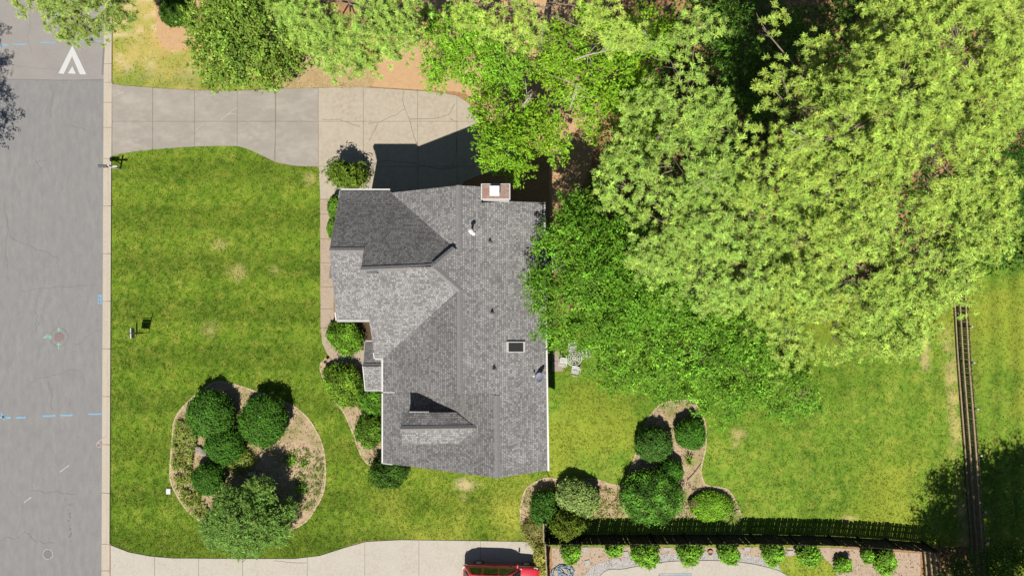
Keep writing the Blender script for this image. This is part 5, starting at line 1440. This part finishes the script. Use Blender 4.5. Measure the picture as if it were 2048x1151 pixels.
f += [tuple(range(n - 1, -1, -1)), tuple((len(st) - 1) * n + j for j in range(n))]
body = MB().add(v, f).build('body', M['red_paint'], car, True)
# cabin
cab = [(-2.42, 1.04, .90), (-2.2, 1.5, .80), (-2.0, 1.74, .70), (-1.5, 1.80, .69), (-.3, 1.80, .69), (.35, 1.74, .68), (.62, 1.62, .70), (1.22, 1.05, .84)]
v, f = [], []
low = [(-2.46, .90), (-2.40, .91), (-2.3, .92), (-1.5, .925), (-.3, .925), (.5, .92), (.8, .91), (1.3, .86)]
for (x, z, w), (xl, wl) in zip(cab, low):
    v += [(xl, -wl, 1.02), (x, -w, z - .04), (x, -w * .86, z), (x, w * .86, z), (x, w, z - .04), (xl, wl, 1.02)]
n = 6
for i in range(len(cab) - 1):
    for j in range(n): f.append((i * n + j, (i + 1) * n + j, (i + 1) * n + (j + 1) % n, i * n + (j + 1) % n))
f += [tuple(range(n)), tuple((len(cab) - 1) * n + n - 1 - j for j in range(n))]
MB().add(v, f).build('cabin', M['red_paint'], car, False, None, .03)
def quad_panel(name, pts, off, mat, parent):
    p = [Vector(q) for q in pts]; nr_ = (p[1] - p[0]).cross(p[2] - p[0]).normalized() * off
    q = [a + nr_ for a in p]; m = len(p)
    return MB().add(p + q, [tuple(range(m, 2 * m)), tuple(range(m - 1, -1, -1))] + [(i, (i + 1) % m, m + (i + 1) % m, m + i) for i in range(m)]).build(name, M[mat], parent)
for s_ in (1, -1):
    def sd(pts): return [(x, s_ * y, z) for x, y, z in (pts if s_ < 0 else pts[::-1])]
    ya, yb = .89, .725
    quad_panel('side_window', sd([(-2.1, ya, 1.17), (-1.3, ya, 1.17), (-1.35, yb, 1.68), (-1.9, yb, 1.66)]), .02, 'car_glass', car)
    quad_panel('side_window', sd([(-1.15, ya, 1.17), (-.25, ya, 1.17), (-.25, yb, 1.70), (-1.18, yb, 1.69)]), .02, 'car_glass', car)
    quad_panel('side_window', sd([(-.15, ya, 1.17), (.9, ya, 1.17), (.42, yb + .01, 1.66), (-.15, yb, 1.70)]), .02, 'car_glass', car)
    MB().tube([(-1.9, s_ * .64, 1.80), (-1.8, s_ * .64, 1.86), (-.1, s_ * .64, 1.86), (.1, s_ * .64, 1.78)], .02, 6).build('roof_rail', M['alloy'], car)
    mr_ = MB().add([(.95, s_ * .92, 1.02), (1.08, s_ * .92, 1.02), (1.08, s_ * 1.14, 1.06), (.98, s_ * 1.16, 1.06), (.95, s_ * .92, 1.14), (1.05, s_ * .92, 1.14), (1.06, s_ * 1.13, 1.2), (.97, s_ * 1.15, 1.2)], [(0, 1, 2, 3), (7, 6, 5, 4), (0, 4, 5, 1), (1, 5, 6, 2), (2, 6, 7, 3), (3, 7, 4, 0)]).build('wing_mirror', M['red_paint'], car, bevel=.02)
    for x in (-.55, .45): MB().box((x, s_ * .955 - .015, .86), (x + .2, s_ * .955 + .015, .89)).build('door_handle', M['red_paint'], car)
    for x in (-1.55, 1.6):
        y0_, y1_ = (.72, .95) if s_ > 0 else (-.95, -.72)
        t_ = MB().tube([(x, y0_, .36), (x, y0_ + .03, .36), (x, y1_ - .03, .36), (x, y1_, .36)], [.32, .36, .36, .32], 22).build('wheel', M['rubber'], car)
        MB().tube([(x, s_ * .93, .36), (x, s_ * .956, .36)], [.24, .2], 18).build('rim', M['alloy'], t_)
    quad_panel('headlight', sd([(2.1, .905, .72), (2.36, .83, .72), (2.36, .80, .84), (2.1, .87, .88)]), .02, 'lamp_glass', car)
    quad_panel('tail_light', sd([(-2.56, .72, .7), (-2.44, .93, .7), (-2.46, .92, 1.02), (-2.54, .74, 1.02)]), .03, 'lamp_glass', car)
quad_panel('windscreen', [(1.20, -.76, 1.10), (1.20, .76, 1.10), (.68, .60, 1.62), (.68, -.60, 1.62)], .035, 'car_glass', car)
quad_panel('rear_window', [(-2.42, .72, 1.12), (-2.42, -.72, 1.12), (-2.18, -.62, 1.60), (-2.18, .62, 1.60)], .035, 'car_glass', car)
quad_panel('sunroof', [(-.35, -.36, 1.80), (.25, -.36, 1.78), (.25, .36, 1.78), (-.35, .36, 1.80)], .012, 'car_glass', car)
